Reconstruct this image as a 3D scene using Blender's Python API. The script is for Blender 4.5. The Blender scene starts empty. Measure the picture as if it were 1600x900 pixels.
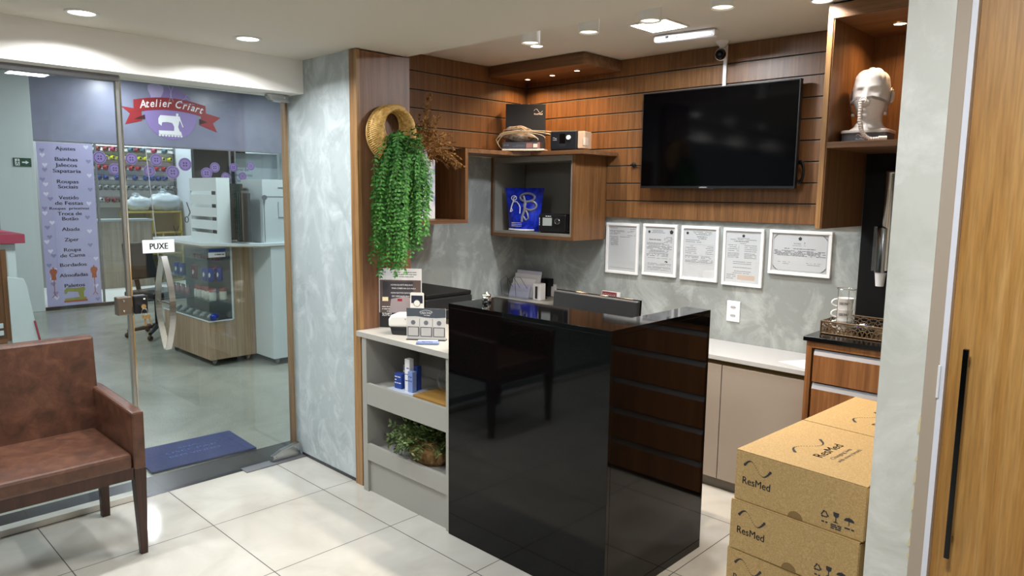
import bpy, math, random
from mathutils import Vector, Matrix
random.seed(11)
PI = math.pi
sc = bpy.context.scene
COL = sc.collection

# ------------------------------------------------------------------ camera
F_PX = 1120.75
cam_d = bpy.data.cameras.new('camera'); cam = bpy.data.objects.new('camera', cam_d); COL.objects.link(cam)
cam_d.sensor_width = 36; cam_d.lens = F_PX/1600*36; cam_d.clip_start = 0.02; cam_d.clip_end = 60
_r = Vector((0.71885914, 0.69506189, 0.01142389)); _u = Vector((-0.09886145, 0.08595208, 0.99138219)); _f = Vector((-0.68809008, 0.71379353, -0.13050227))
m = Matrix((_r, _u, -_f)).transposed().to_4x4(); m.translation = Vector((0, 0, 1.6)); cam.matrix_world = m
sc.camera = cam
# ------------------------------------------------------------------ world, exposure
w = bpy.data.worlds.new('world'); sc.world = w; w.use_nodes = True
w.node_tree.nodes['Background'].inputs[0].default_value = (0.75, 0.83, 1, 1)
w.node_tree.nodes['Background'].inputs[1].default_value = 0.15
sc.view_settings.view_transform = 'Standard'; sc.view_settings.look = 'None'
sc.view_settings.gamma = 1; sc.view_settings.use_curve_mapping = False
sc.view_settings.exposure = 0.25
try:
    sc.cycles.use_denoising = True; sc.cycles.max_bounces = 10; sc.cycles.transparent_max_bounces = 24
    sc.cycles.sample_clamp_indirect = 6; sc.cycles.caustics_reflective = False; sc.cycles.caustics_refractive = False
except Exception: pass

def hexc(h):
    v = [int(h[i:i+2], 16)/255 for i in (0, 2, 4)]
    return tuple((c/12.92 if c <= 0.04045 else ((c+0.055)/1.055)**2.4) for c in v) + (1,)

# ------------------------------------------------------------------ area lights of the lamps
K = 1.0
def area(name, x, y, z, sx, sy, power, col=(1, 1, 1), shape='RECTANGLE', spread=PI, rot=(0, 0, 0)):
    l = bpy.data.lights.new(name, 'AREA'); l.shape = shape; l.size = sx
    if shape in ('RECTANGLE', 'ELLIPSE'): l.size_y = sy
    l.energy = power*K; l.color = col; l.spread = spread
    o = bpy.data.objects.new(name, l); o.location = (x, y, z); o.rotation_euler = rot; COL.objects.link(o); return o
CW = (0.93, 0.97, 1.0)
DOWN = [(-3.44, 0.98), (-3.40, 1.68), (-3.44, 0.25), (-3.44, -0.6)]
for x, y in DOWN: area('downlight_light', x, y, 2.318, .09, .09, 9.5, (0.98, 0.99, 1), 'DISK', 2.6)
PAN_LOW = [(-2.27, 1.23), (-2.27, -0.5), (-0.35, 0.75), (0.9, -1.0)]
for x, y in PAN_LOW: area('panel_light', x, y, 2.318, .21, .21, 19 if x == -.35 else 11, CW)
area('panel_light', -2.08, 3.2, 2.443, .2, .2, 21, (.88, .94, 1))
area('downlight_light', -2.89, 3.18, 2.443, .07, .07, 4, (1, .95, .88), 'DISK', 2.4)
area('downlight_light', -1.30, 3.27, 2.443, .08, .08, 3.5, (1, .95, .9), 'DISK', 2.4)
CYL = [(-2.37, 2.565), (-2.025, 2.565), (-1.71, 2.565), (-1.39, 2.565)]
for x, y in CYL: area('cylinder_light', x, y, 2.296, .065, .065, 7.0, (1, .86, .70), 'DISK', 2.1)
CAN = [(-3.44, 3.70), (-3.20, 3.68), (-2.96, 3.64)]
for x, y in CAN: area('spot_light', x, y, 2.368, .035, .035, 2.2, (1, .62, .32), 'DISK', 2.5)
area('spot_light', -1.08, 3.61, 2.372, .05, .05, 1.8, (1, .62, .32), 'DISK', 2.5)
COR = [(-5.6, 0.5), (-5.6, 3.4), (-8.2, 0.9), (-8.2, 7.0)]
CSP = [(-9.78, 5.08), (-10.3, 3.41)]
for x, y in CSP: area('corridor_light', x, y, 3.08, .12, .12, 20, (.9, .96, 1), 'DISK')
for x, y in COR: area('corridor_light', x, y, 3.07, .6, .6, 40, (.86, .95, 1))
for x, y in [(-12.3, 3.6), (-12.6, 5.0)]: area('shop_light', x, y, 2.97, .5, .5, 34, (.84, .92, 1))

# ------------------------------------------------------------------ materials
def mat(name, col, rough=.5, metal=0, spec=.5, emis=None, es=1, coat=0, alpha=1):
    m = bpy.data.materials.new(name); m.use_nodes = True
    b = m.node_tree.nodes['Principled BSDF']
    if isinstance(col, str): col = hexc(col)
    b.inputs['Base Color'].default_value = col; b.inputs['Roughness'].default_value = rough
    b.inputs['Metallic'].default_value = metal; b.inputs['Specular IOR Level'].default_value = spec
    b.inputs['Coat Weight'].default_value = coat; b.inputs['Alpha'].default_value = alpha
    if emis:
        b.inputs['Emission Color'].default_value = hexc(emis) if isinstance(emis, str) else emis
        b.inputs['Emission Strength'].default_value = es
    return m
def nt(m): return m.node_tree.nodes, m.node_tree.links, m.node_tree.nodes['Principled BSDF']
def ramp(N, stops, interp='LINEAR'):
    r = N.new('ShaderNodeValToRGB'); r.color_ramp.interpolation = interp
    e = r.color_ramp.elements
    while len(e) < len(stops): e.new(0.5)
    for i, (p, c) in enumerate(stops):
        e[i].position = p; e[i].color = hexc(c) if isinstance(c, str) else c
    return r
def pos(N, L, scale, obj=False):
    mp = N.new('ShaderNodeMapping'); mp.inputs['Scale'].default_value = scale
    if obj:
        t = N.new('ShaderNodeTexCoord'); L.new(t.outputs['Object'], mp.inputs['Vector'])
    else:
        g = N.new('ShaderNodeNewGeometry'); L.new(g.outputs['Position'], mp.inputs['Vector'])
    return mp
def noise(N, L, vec, scale=1, detail=4, rough=.5, dist=0):
    n = N.new('ShaderNodeTexNoise'); n.inputs['Scale'].default_value = scale; n.inputs['Detail'].default_value = detail
    n.inputs['Roughness'].default_value = rough; n.inputs['Distortion'].default_value = dist
    L.new(vec.outputs[0], n.inputs['Vector']); return n
def mixc(N, L, fac, a, b, mode='MIX'):
    x = N.new('ShaderNodeMix'); x.data_type = 'RGBA'; x.blend_type = mode
    for k, v in ((0, fac), (6, a), (7, b)):
        if hasattr(v, 'links'): L.new(v, x.inputs[k])
        else: x.inputs[k].default_value = hexc(v) if isinstance(v, str) else v
    return x.outputs[2]

def wood(name, dark, mid, light, grain='z', rough=.42, dens=1.0, coat=0):
    m = mat(name, mid, rough, coat=coat); N, L, b = nt(m)
    g = {'z': (1, 1, .045), 'x': (.045, 1, 1), 'y': (1, .045, 1)}[grain]
    mp = pos(N, L, tuple(v*22*dens for v in g))
    n1 = noise(N, L, mp, 1.0, 6, .62, .7)
    mp2 = pos(N, L, tuple(v*120*dens for v in g)); n2 = noise(N, L, mp2, 1, 3, .6)
    r1 = ramp(N, [(.30, dark), (.5, mid), (.72, light)]); L.new(n1.outputs[0], r1.inputs[0])
    r2 = ramp(N, [(.3, (.72, .72, .72, 1)), (.6, (1, 1, 1, 1))]); L.new(n2.outputs[0], r2.inputs[0])
    L.new(mixc(N, L, 1.0, r1.outputs[0], r2.outputs[0], 'MULTIPLY'), b.inputs['Base Color'])
    return m
def plaster(name, dark, mid, light, rough=.45, sc_=1.0):
    m = mat(name, mid, rough); N, L, b = nt(m)
    mp = pos(N, L, (2.2*sc_,)*3); n1 = noise(N, L, mp, 1.3, 6, .62, .8)
    mp2 = pos(N, L, (7*sc_, 7*sc_, 5*sc_)); n2 = noise(N, L, mp2, .8, 6, .68, 1.1)
    r1 = ramp(N, [(.3, dark), (.5, mid), (.75, mid)]); L.new(n1.outputs[0], r1.inputs[0])
    r2 = ramp(N, [(.47, (0, 0, 0, 1)), (.70, (.85, .85, .85, 1))]); L.new(n2.outputs[0], r2.inputs[0])
    L.new(mixc(N, L, r2.outputs[0], r1.outputs[0], light), b.inputs['Base Color'])
    bp = N.new('ShaderNodeBump'); bp.inputs['Strength'].default_value = .12; bp.inputs['Distance'].default_value = .004
    L.new(n2.outputs[0], bp.inputs['Height']); L.new(bp.outputs[0], b.inputs['Normal'])
    rr = N.new('ShaderNodeMapRange'); rr.inputs[3].default_value = rough+.12; rr.inputs[4].default_value = rough-.14
    L.new(n2.outputs[0], rr.inputs[0]); L.new(rr.outputs[0], b.inputs['Roughness'])
    return m
def glass(name, tint=(.93, .97, .96, 1), refl=1.0):
    m = bpy.data.materials.new(name); m.use_nodes = True; N = m.node_tree.nodes; L = m.node_tree.links
    for n in list(N):
        if n.type == 'BSDF_PRINCIPLED': N.remove(n)
    out = [n for n in N if n.type == 'OUTPUT_MATERIAL'][0]
    t = N.new('ShaderNodeBsdfTransparent'); t.inputs[0].default_value = tint
    g = N.new('ShaderNodeBsdfGlossy'); g.inputs['Roughness'].default_value = .01
    g.inputs['Color'].default_value = (refl, refl, refl, 1)
    fr = N.new('ShaderNodeFresnel'); fr.inputs[0].default_value = 1.45
    gm = N.new('ShaderNodeNewGeometry'); mr = N.new('ShaderNodeMapRange'); mr.inputs[3].default_value = 1.45; mr.inputs[4].default_value = 1/1.45
    L.new(gm.outputs['Backfacing'], mr.inputs[0]); L.new(mr.outputs[0], fr.inputs[0])
    mx = N.new('ShaderNodeMixShader'); L.new(fr.outputs[0], mx.inputs[0]); L.new(t.outputs[0], mx.inputs[1]); L.new(g.outputs[0], mx.inputs[2])
    L.new(mx.outputs[0], out.inputs[0]); return m
def emi(name, col, s): return mat(name, (0, 0, 0, 1), .5, emis=col, es=s)

M = {}
M['ceil'] = mat('ceiling_paint', 'd2ccc0', .8)
M['white'] = mat('white_paint', 'e6e4e0', .6)
M['beam'] = mat('beam_paint', 'f1eee9', .55)
M['plaster'] = plaster('burnished_plaster', '9da7a9', 'aeb8ba', 'cfd7d9', sc_=1.25)
M['plaster_dk'] = plaster('burnished_plaster_wall', '7f8381', '8e9391', 'bcc2c0', sc_=.75)
M['plaster_rt'] = plaster('burnished_plaster_pillar', 'c6c6bc', 'd6d5cc', 'f0efe8', sc_=.8)
M['wood'] = wood('walnut_slats', '5c3d22', '76502e', '886039', dens=1.8)
M['wood_h'] = wood('walnut_shelves', '5a3a22', '755236', '8a6747', 'x')
M['wood_y'] = wood('walnut_shelves_side', '5a3a22', '755236', '8a6747', 'y')
M['wood_c'] = wood('walnut_column', '5f4030', '805a40', '946c50')
M['wood_strip'] = wood('walnut_edge', '7a5532', '9c7448', 'b08a5c')
M['wood_door'] = wood('oak_door', 'ad7838', 'c48f4a', 'd4a463', 'z', .45, 1.5)
M['wood_dr'] = wood('walnut_drawers', '6a4324', '8c5c34', 'a37245', 'z')
M['wood_k'] = wood('kiosk_laminate', '8d755c', 'a88f73', 'bba58a', 'z', .5, .7)
M['wood_desk'] = wood('shop_desk_laminate', '8a7d6e', 'a09483', 'b2a796', 'z', .5, .5)
M['groove'] = mat('groove_dark', '1c120c', .8)
M['alu'] = mat('aluminium', 'b8b8b4', .32, 1)
M['alu_m'] = mat('aluminium_matt', '86868a', .45, .7)
M['insert'] = mat('slat_insert', '6a665f', .5, .3)
M['chrome'] = mat('chrome', 'd8d6d0', .08, 1)
M['steel'] = mat('brushed_steel', 'b9b9b8', .25, 1)
M['grey_lam'] = mat('grey_laminate', '9b9992', .45)
M['grey_in'] = mat('grey_lining', '85827b', .5)
M['taupe'] = mat('taupe_laminate', '9c9186', .38)
M['wtop'] = mat('grey_worktop', 'b4b4b4', .25)
M['gold'] = mat('bronze_profile', '6d5a36', .4, .8)
M['black'] = mat('black_gloss', '060606', .12)
M['blackm'] = mat('black_matt', '08080a', .5, spec=.3)
M['blackp'] = mat('black_plastic', '17181b', .35)
M['dkgrey'] = mat('dark_grey_plastic', '232529', .4)
M['paper'] = mat('paper', 'dcdcde', .6)
M['frame'] = mat('white_frame', 'ececec', .4)
M['ink'] = mat('grey_ink', '6f7076', .8)
M['inkd'] = mat('dark_ink', '2c2d31', .8)
M['inkw'] = mat('white_print', 'e8e8ea', .6)
M['glass'] = glass('clear_glass', (.965, .985, .98, 1))
M['glassc'] = glass('case_glass', (.94, .97, .96, 1))
M['acryl'] = glass('clear_acrylic', (.97, .98, .985, 1))
M['led'] = emi('led_panel', (1, 1, 1, 1), 7)
M['ledw'] = emi('warm_bulb', (1, .82, .55, 1), 9)
M['ledc'] = emi('cylinder_bulb', (1, .88, .66, 1), 2.2)
M['plastic'] = mat('white_plastic', 'e6e6ea', .35)
M['wood_black'] = mat('black_granite_top', '0b0b0c', .15)
# floor tiles
m = M['tile'] = mat('porcelain_tile', 'cfccc4', .09); N, L, b = nt(m)
g = N.new('ShaderNodeNewGeometry'); sx = N.new('ShaderNodeSeparateXYZ'); L.new(g.outputs['Position'], sx.inputs[0])
def grid(out, off):
    a = N.new('ShaderNodeMath'); a.operation = 'ADD'; a.inputs[1].default_value = -off + 60; L.new(out, a.inputs[0])
    c = N.new('ShaderNodeMath'); c.operation = 'MODULO'; c.inputs[1].default_value = .6; L.new(a.outputs[0], c.inputs[0])
    d = N.new('ShaderNodeMath'); d.operation = 'LESS_THAN'; d.inputs[1].default_value = .0042; L.new(c.outputs[0], d.inputs[0]); return d
gx = grid(sx.outputs[0], -3.297); gy = grid(sx.outputs[1], 1.365)
mxm = N.new('ShaderNodeMath'); mxm.operation = 'MAXIMUM'; L.new(gx.outputs[0], mxm.inputs[0]); L.new(gy.outputs[0], mxm.inputs[1])
mp = pos(N, L, (1.6,)*3); n = noise(N, L, mp, 1.5, 5, .55, .8)
r = ramp(N, [(.35, 'b1ada4'), (.55, 'bdbab2'), (.75, 'c6c3bc')]); L.new(n.outputs[0], r.inputs[0])
L.new(mixc(N, L, mxm.outputs[0], r.outputs[0], '3f3b36'), b.inputs['Base Color'])
rr = N.new('ShaderNodeMapRange'); rr.inputs[3].default_value = .07; rr.inputs[4].default_value = .7
L.new(mxm.outputs[0], rr.inputs[0]); L.new(rr.outputs[0], b.inputs['Roughness'])
# corridor floor
m = M['corr'] = mat('polished_terrazzo', '8e9189', .2); N, L, b = nt(m)
mp = pos(N, L, (1,)*3); n1 = noise(N, L, mp, 1.1, 5, .6, .8); n2 = noise(N, L, mp, 160, 2, .5)
r1 = ramp(N, [(.3, '80837a'), (.7, '9fa297')]); L.new(n1.outputs[0], r1.inputs[0])
r2 = ramp(N, [(.36, (.62, .62, .62, 1)), (.46, (1, 1, 1, 1))]); L.new(n2.outputs[0], r2.inputs[0])
L.new(mixc(N, L, 1, r1.outputs[0], r2.outputs[0], 'MULTIPLY'), b.inputs['Base Color'])
rr = N.new('ShaderNodeMapRange'); rr.inputs[3].default_value = .12; rr.inputs[4].default_value = .34
L.new(n1.outputs[0], rr.inputs[0]); L.new(rr.outputs[0], b.inputs['Roughness'])
# black granite of the counter
m = M['granite'] = mat('black_granite', '060607', .05, spec=.24); N, L, b = nt(m)
mp = pos(N, L, (1,)*3); n1 = noise(N, L, mp, 340, 1.5, .5)
r1 = ramp(N, [(.62, '050506'), (.72, '1e1e1f')]); L.new(n1.outputs[0], r1.inputs[0]); L.new(r1.outputs[0], b.inputs['Base Color'])
m = M['sill'] = mat('threshold_granite', '26282c', .25); N, L, b = nt(m)
mp = pos(N, L, (1,)*3); n1 = noise(N, L, mp, 120, 2, .5)
r1 = ramp(N, [(.4, '212327'), (.62, '3a3c40')]); L.new(n1.outputs[0], r1.inputs[0]); L.new(r1.outputs[0], b.inputs['Base Color'])
# leather
m = M['leather'] = mat('brown_leatherette', '6b4334', .34); N, L, b = nt(m)
mp = pos(N, L, (1,)*3); n1 = noise(N, L, mp, 14, 5, .65, .5); r1 = ramp(N, [(.3, '402b20'), (.5, '543629'), (.72, '6a4735')])
L.new(n1.outputs[0], r1.inputs[0]); L.new(r1.outputs[0], b.inputs['Base Color'])
n2 = noise(N, L, mp, 300, 2, .5); bp = N.new('ShaderNodeBump'); bp.inputs['Strength'].default_value = .12; bp.inputs['Distance'].default_value = .001
L.new(n2.outputs[0], bp.inputs['Height']); L.new(bp.outputs[0], b.inputs['Normal'])
M['darkwood'] = wood('dark_stained_wood', '2c170f', '3a2118', '482a1e', 'z', .4)
m = M['card'] = mat('corrugated_card', 'b39567', .7); N, L, b = nt(m)
mp = pos(N, L, (1,)*3); n1 = noise(N, L, mp, 260, 3, .6); r1 = ramp(N, [(.35, 'a2824f'), (.55, 'b29360'), (.7, 'bea16e')])
L.new(n1.outputs[0], r1.inputs[0]); L.new(r1.outputs[0], b.inputs['Base Color'])
M['card_d'] = mat('card_edge', '7d633a', .8)
def speckle(name, a, b_, c, scale, rough=.6, bump=0, obj=False):
    m = mat(name, b_, rough); N, L, b = nt(m); mp = pos(N, L, (1,)*3, obj); n1 = noise(N, L, mp, scale, 4, .6, .5)
    r1 = ramp(N, [(.34, a), (.5, b_), (.68, c)]); L.new(n1.outputs[0], r1.inputs[0]); L.new(r1.outputs[0], b.inputs['Base Color'])
    if bump:
        bp = N.new('ShaderNodeBump'); bp.inputs['Strength'].default_value = bump; bp.inputs['Distance'].default_value = .004
        L.new(n1.outputs[0], bp.inputs['Height']); L.new(bp.outputs[0], b.inputs['Normal'])
    return m
M['leaf'] = speckle('vine_leaf', '1d5514', '2e701f', '519236', 26, .68)
M['leaf_d'] = speckle('herb_leaf', '35461f', '566a38', '838c55', 30, .6)
M['stem'] = mat('green_stem', '41602a', .6)
M['dry'] = speckle('dried_grass', '7a5228', '9c7038', 'bc9050', 40, .7)
M['rattan'] = speckle('rattan', 'a87d3a', 'cda255', 'e2c17c', 60, .55, .4)
M['bark'] = speckle('bark_basket', '6e4e2e', '9c7748', 'c2a06c', 38, .85, .8)
M['vase'] = speckle('marbled_ceramic', '8d96b8', 'dcdce0', 'efeff0', 9, .3)
M['mat'] = speckle('blue_doormat', '0f1f48', '16295c', '223a76', 150, .95, .6)
M['matp'] = mat('mat_print', '42598f', .95)
M['film'] = speckle('lilac_grey_film', '76788c', '808398', '888ba2', 1.2, .35)
M['banner'] = mat('lilac_banner', 'aeacd2', .5)
M['lilac'] = mat('lilac_print', '8a76ae', .5); M['lilac_l'] = mat('pale_lilac_print', 'b3a6cc', .5)
M['heart'] = mat('pale_heart', 'd8d6ee', .5); M['heartd'] = mat('dark_heart', '8d8cb4', .5)
M['violet'] = mat('violet_ink', '332a52', .6)
M['red'] = mat('ribbon_red', '8f1d26', .5); M['redd'] = mat('ribbon_fold', '3a0c12', .6)
M['olive'] = mat('olive_print', '8f9148', .6); M['rust'] = mat('rust_print', 'a55a41', .6)
M['green'] = mat('exit_green', '1c4a33', .5)
M['yellow'] = mat('yellow_cabinet', 'b9a238', .5); M['yellow_in'] = mat('yellow_cabinet_inside', '8f7d26', .6)
M['kwhite'] = mat('kiosk_white', 'cfd8d8', .4); M['kedge'] = mat('kiosk_edge', 'a08a6c', .6)
M['kgrey'] = mat('kiosk_panel', 'b9c4c6', .35)
M['pink'] = mat('kiosk_pink', 'a63c52', .45)
M['shopwall'] = mat('shop_wall', 'a8acac', .7); M['corrwall'] = mat('corridor_wall', 'c9d2d2', .7)
M['bag_blue'] = speckle('blue_pouch', '0c1c86', '1529aa', '1e3acc', 30, .22)
M['blue'] = mat('blue_print', '24408f', .5); M['bluel'] = mat('light_blue_print', '7f93c9', .5)
M['skin_w'] = mat('white_mannequin', 'e9e5e2', .25)
M['maskgrey'] = mat('mask_frame_grey', '9c9797', .45); M['hose'] = mat('mask_hose', 'e4dcd8', .35)
M['plinth'] = mat('plinth_grey', '5d6068', .45)
M['rock'] = speckle('mottled_stone', '3a2f26', '6e5f50', '97897a', 34, .8, .6)
M['darkshelf'] = speckle('mottled_board', '1c1612', '3a2e24', '5a4a38', 9, .4)
M['brown_b'] = mat('brown_board', '6e3d1c', .5)
M['canblue'] = mat('can_blue', '203a9c', .3, .4); M['canred'] = mat('can_red', '8a2a34', .35, .4)
M['capred'] = mat('lid_red', '8e2f26', .4); M['jar'] = mat('jar_contents', 'd3cfc6', .4)
M['orange'] = mat('orange_rubber', 'c8552a', .6)
M['rear'] = mat('rear_wall_paint', '1c222c', .6)
M['screen'] = mat('tv_screen', '020203', .08, spec=.2)
M['bagpl'] = mat('translucent_plastic_bag', 'c9d2d6', .25, alpha=.85)
M['tray'] = mat('bronze_tray', '6a543c', .5, .1)
M['photo_bed'] = mat('poster_bed', '9a8f92', .6)
M['cream'] = mat('cream_plastic', 'efece4', .35)
M['bronze_lock'] = mat('brown_lock', '857a6e', .3, .8)
def stripes(name): return None

# ------------------------------------------------------------------ mesh builder
class MB:
    def __init__(s): s.v = []; s.f = []; s.sm = []; s.mi = []; s.cur = 0
    def _add(s, vs, fs, smooth=False):
        o = len(s.v); s.v += [tuple(v) for v in vs]
        for f in fs: s.f.append([i+o for i in f]); s.sm.append(smooth); s.mi.append(s.cur)
        return s
    def box(s, x0, x1, y0, y1, z0, z1):
        if x0 > x1: x0, x1 = x1, x0
        if y0 > y1: y0, y1 = y1, y0
        if z0 > z1: z0, z1 = z1, z0
        return s._add([(x0,y0,z0),(x1,y0,z0),(x1,y1,z0),(x0,y1,z0),(x0,y0,z1),(x1,y0,z1),(x1,y1,z1),(x0,y1,z1)],
                      [(0,3,2,1),(4,5,6,7),(0,1,5,4),(1,2,6,5),(2,3,7,6),(3,0,4,7)])
    def hexa(s, b4, t4):
        return s._add(list(b4)+list(t4), [(0,3,2,1),(4,5,6,7),(0,1,5,4),(1,2,6,5),(2,3,7,6),(3,0,4,7)])
    def tube(s, pts, r, n=8, cap=True, closed=False):
        pts = [Vector(p) for p in pts]; k = len(pts); rs = r if isinstance(r, (list, tuple)) else [r]*k
        vs = []; prev = None
        for i, p in enumerate(pts):
            if closed: t = pts[(i+1) % k]-pts[i-1]
            else: t = pts[min(i+1, k-1)]-pts[max(i-1, 0)]
            if t.length < 1e-9: t = Vector((0, 0, 1))
            t.normalize()
            if prev is None:
                a = Vector((0, 0, 1)) if abs(t.z) < .9 else Vector((1, 0, 0)); nrm = t.cross(a).normalized()
            else:
                nrm = (prev - t*prev.dot(t)); nrm = nrm.normalized() if nrm.length > 1e-6 else t.orthogonal().normalized()
            prev = nrm; bn = t.cross(nrm)
            for j in range(n):
                an = 2*PI*j/n; vs.append(p + (nrm*math.cos(an)+bn*math.sin(an))*rs[i])
        fs = []
        for i in range(k if closed else k-1):
            for j in range(n):
                a = i*n+j; b_ = i*n+(j+1) % n; i2 = (i+1) % k; fs.append((a, b_, i2*n+(j+1) % n, i2*n+j))
        s._add(vs, fs, True)
        if cap and not closed: s._add(vs[:n], [tuple(range(n))[::-1]]); s._add(vs[-n:], [tuple(range(n))])
        return s
    def lathe(s, prof, c=(0, 0, 0), n=24, sx=1, sy=1):
        vs = []
        for (r, z) in prof:
            for j in range(n): a = 2*PI*j/n; vs.append((c[0]+r*sx*math.cos(a), c[1]+r*sy*math.sin(a), c[2]+z))
        fs = []
        for i in range(len(prof)-1):
            for j in range(n): fs.append((i*n+j, i*n+(j+1) % n, (i+1)*n+(j+1) % n, (i+1)*n+j))
        s._add(vs, fs, True)
        if prof[0][0] > 1e-5: s._add(vs[:n], [tuple(range(n))[::-1]])
        if prof[-1][0] > 1e-5: s._add(vs[-n:], [tuple(range(n))])
        return s
    def prism(s, poly, o, xd, yd, th):   # polygon in the plane (o, xd, yd), extruded by th along xd x yd
        o = Vector(o); xd = Vector(xd).normalized(); yd = Vector(yd).normalized(); nd = xd.cross(yd)
        k = len(poly); a = [o+xd*p[0]+yd*p[1] for p in poly]; b_ = [v+nd*th for v in a]
        fs = [tuple(range(k))[::-1], tuple(range(k, 2*k))]+[(i, (i+1) % k, k+(i+1) % k, k+i) for i in range(k)]
        return s._add(a+b_, fs)
    def ball(s, c, r, n=16, m=10, sc3=(1, 1, 1)):
        prof = [(r*math.sin(PI*i/m), -r*math.cos(PI*i/m)) for i in range(m+1)]
        vs = []
        for (q, z) in prof:
            for j in range(n): a = 2*PI*j/n; vs.append((c[0]+q*sc3[0]*math.cos(a), c[1]+q*sc3[1]*math.sin(a), c[2]+z*sc3[2]))
        fs = [(i*n+j, i*n+(j+1) % n, (i+1)*n+(j+1) % n, (i+1)*n+j) for i in range(m) for j in range(n)]
        return s._add(vs, fs, True)
    def leaf(s, p, d, up, ln, wd):
        p = Vector(p); d = Vector(d).normalized(); sd = d.cross(Vector(up)); sd = sd.normalized() if sd.length > 1e-4 else d.orthogonal().normalized()
        nn = sd.cross(d)
        vs = [p, p+d*ln*.45+sd*wd*.5+nn*wd*.12, p+d*ln, p+d*ln*.45-sd*wd*.5+nn*wd*.12]
        return s._add(vs, [(0, 1, 2), (0, 2, 3)], True)
def rootmat(o):
    mtx = Matrix.Identity(4)
    while o is not None:
        mtx = (Matrix.Translation(o.location) @ o.rotation_euler.to_matrix().to_4x4()) @ mtx; o = o.parent
    return mtx
def props(o, label=None, cat=None, group=None, kind=None):
    if label: o['label'] = label
    if cat: o['category'] = cat
    if group: o['group'] = group
    if kind: o['kind'] = kind
    return o
def obj(name, mb, mt, parent=None, world=True, bevel=0, label=None, **kw):
    me = bpy.data.meshes.new(name); me.from_pydata(mb.v, [], mb.f); me.validate(clean_customdata=False)
    if len(me.polygons) == len(mb.sm):
        me.polygons.foreach_set('use_smooth', mb.sm); me.polygons.foreach_set('material_index', mb.mi)
    for q in (mt if isinstance(mt, (list, tuple)) else [mt]): me.materials.append(M[q] if isinstance(q, str) else q)
    o = bpy.data.objects.new(name, me); COL.objects.link(o)
    if parent is not None:
        o.parent = parent
        if world: me.transform(rootmat(parent).inverted())
    elif world == 'center' or world is True:
        # put the origin at the base of the thing
        xs = [v.co for v in me.vertices]
        c = Vector(((min(v.x for v in xs)+max(v.x for v in xs))/2, (min(v.y for v in xs)+max(v.y for v in xs))/2, min(v.z for v in xs)))
        me.transform(Matrix.Translation(-c)); o.location = c
    if bevel:
        b = o.modifiers.new('bevel', 'BEVEL'); b.width = bevel; b.segments = 2; b.limit_method = 'ANGLE'; b.angle_limit = .7
    props(o, label, **kw); return o
def thing(name, label, cat, loc=(0, 0, 0), rotz=0, group=None, kind=None):
    o = bpy.data.objects.new(name, None); COL.objects.link(o); o.location = loc; o.rotation_euler = (0, 0, rotz)
    o.empty_display_size = .05
    return props(o, label, cat, group, kind)
def struct(name, mb, mt, bevel=0, parent=None):
    return obj(name, mb, mt, parent, bevel=bevel, **({} if parent is not None else {'kind': 'structure'}))
def dup(root, loc=None, rotz=None, label=None, group=None):
    def cp(o, par):
        c = o.copy(); COL.objects.link(c); c.parent = par
        for ch in o.children: cp(ch, c)
        return c
    r = cp(root, None)
    if loc is not None: r.location = loc
    if rotz is not None: r.rotation_euler = (0, 0, rotz)
    if label: r['label'] = label
    if group: r['group'] = group
    return r
_tc = {}
def tmesh(s, shear=0, bold=0, align='CENTER', sp=1):
    k = (s, shear, bold, align, sp)
    if k in _tc: return _tc[k]
    c = bpy.data.curves.new('t', 'FONT'); c.body = s; c.size = 1; c.shear = shear; c.offset = bold; c.align_x = align; c.resolution_u = 3; c.space_character = sp
    o = bpy.data.objects.new('t', c); COL.objects.link(o); bpy.context.view_layer.update()
    me = bpy.data.meshes.new_from_object(o.evaluated_get(bpy.context.evaluated_depsgraph_get()))
    vs = [tuple(v.co) for v in me.vertices]; fs = [tuple(p.vertices) for p in me.polygons]
    bpy.data.objects.remove(o); bpy.data.curves.remove(c); bpy.data.meshes.remove(me)
    _tc[k] = (vs, fs); return _tc[k]
def text(mb, s, o, xd, yd, h, w=None, shear=0, bold=0, align='CENTER', sp=1):
    """writes s into mb; h is the cap height; lying on the plane (o, xd, yd)"""
    vs, fs = tmesh(s, shear, 0, align, sp); k = h/.7
    o = Vector(o); xd = Vector(xd).normalized(); yd = Vector(yd).normalized()
    kx = k
    if w and vs:
        wd = max(v[0] for v in vs)-min(v[0] for v in vs); kx = w/wd
    for j in ((0,) if not bold else (-1, 0, 1)):
        mb._add([o+xd*(v[0]+j*bold*.9)*kx+yd*(v[1]+abs(j)*bold*.25)*k for v in vs], fs)
    return mb
def words(mb, o, xd, yd, x0, x1, y, h, seed=0, dens=.85):
    """a line of tiny unreadable print"""
    R = random.Random(seed); x = x0; xd = Vector(xd).normalized(); yd = Vector(yd).normalized(); nd = xd.cross(yd)
    while x < x1-h:
        wl = min(h*R.uniform(1.2, 6), x1-x)
        if R.random() < dens:
            a = Vector(o)+xd*x+yd*y; b_ = a+xd*wl
            mb._add([a, b_, b_+yd*h, a+yd*h], [(0, 1, 2, 3)])
        x += wl+h*.7
def disc(n=24, r=1, cx=0, cy=0): return [(cx+r*math.cos(2*PI*i/n), cy+r*math.sin(2*PI*i/n)) for i in range(n)]
XP, YP, ZP = Vector((1, 0, 0)), Vector((0, 1, 0)), Vector((0, 0, 1)); XN, YN = -XP, -YP
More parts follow.
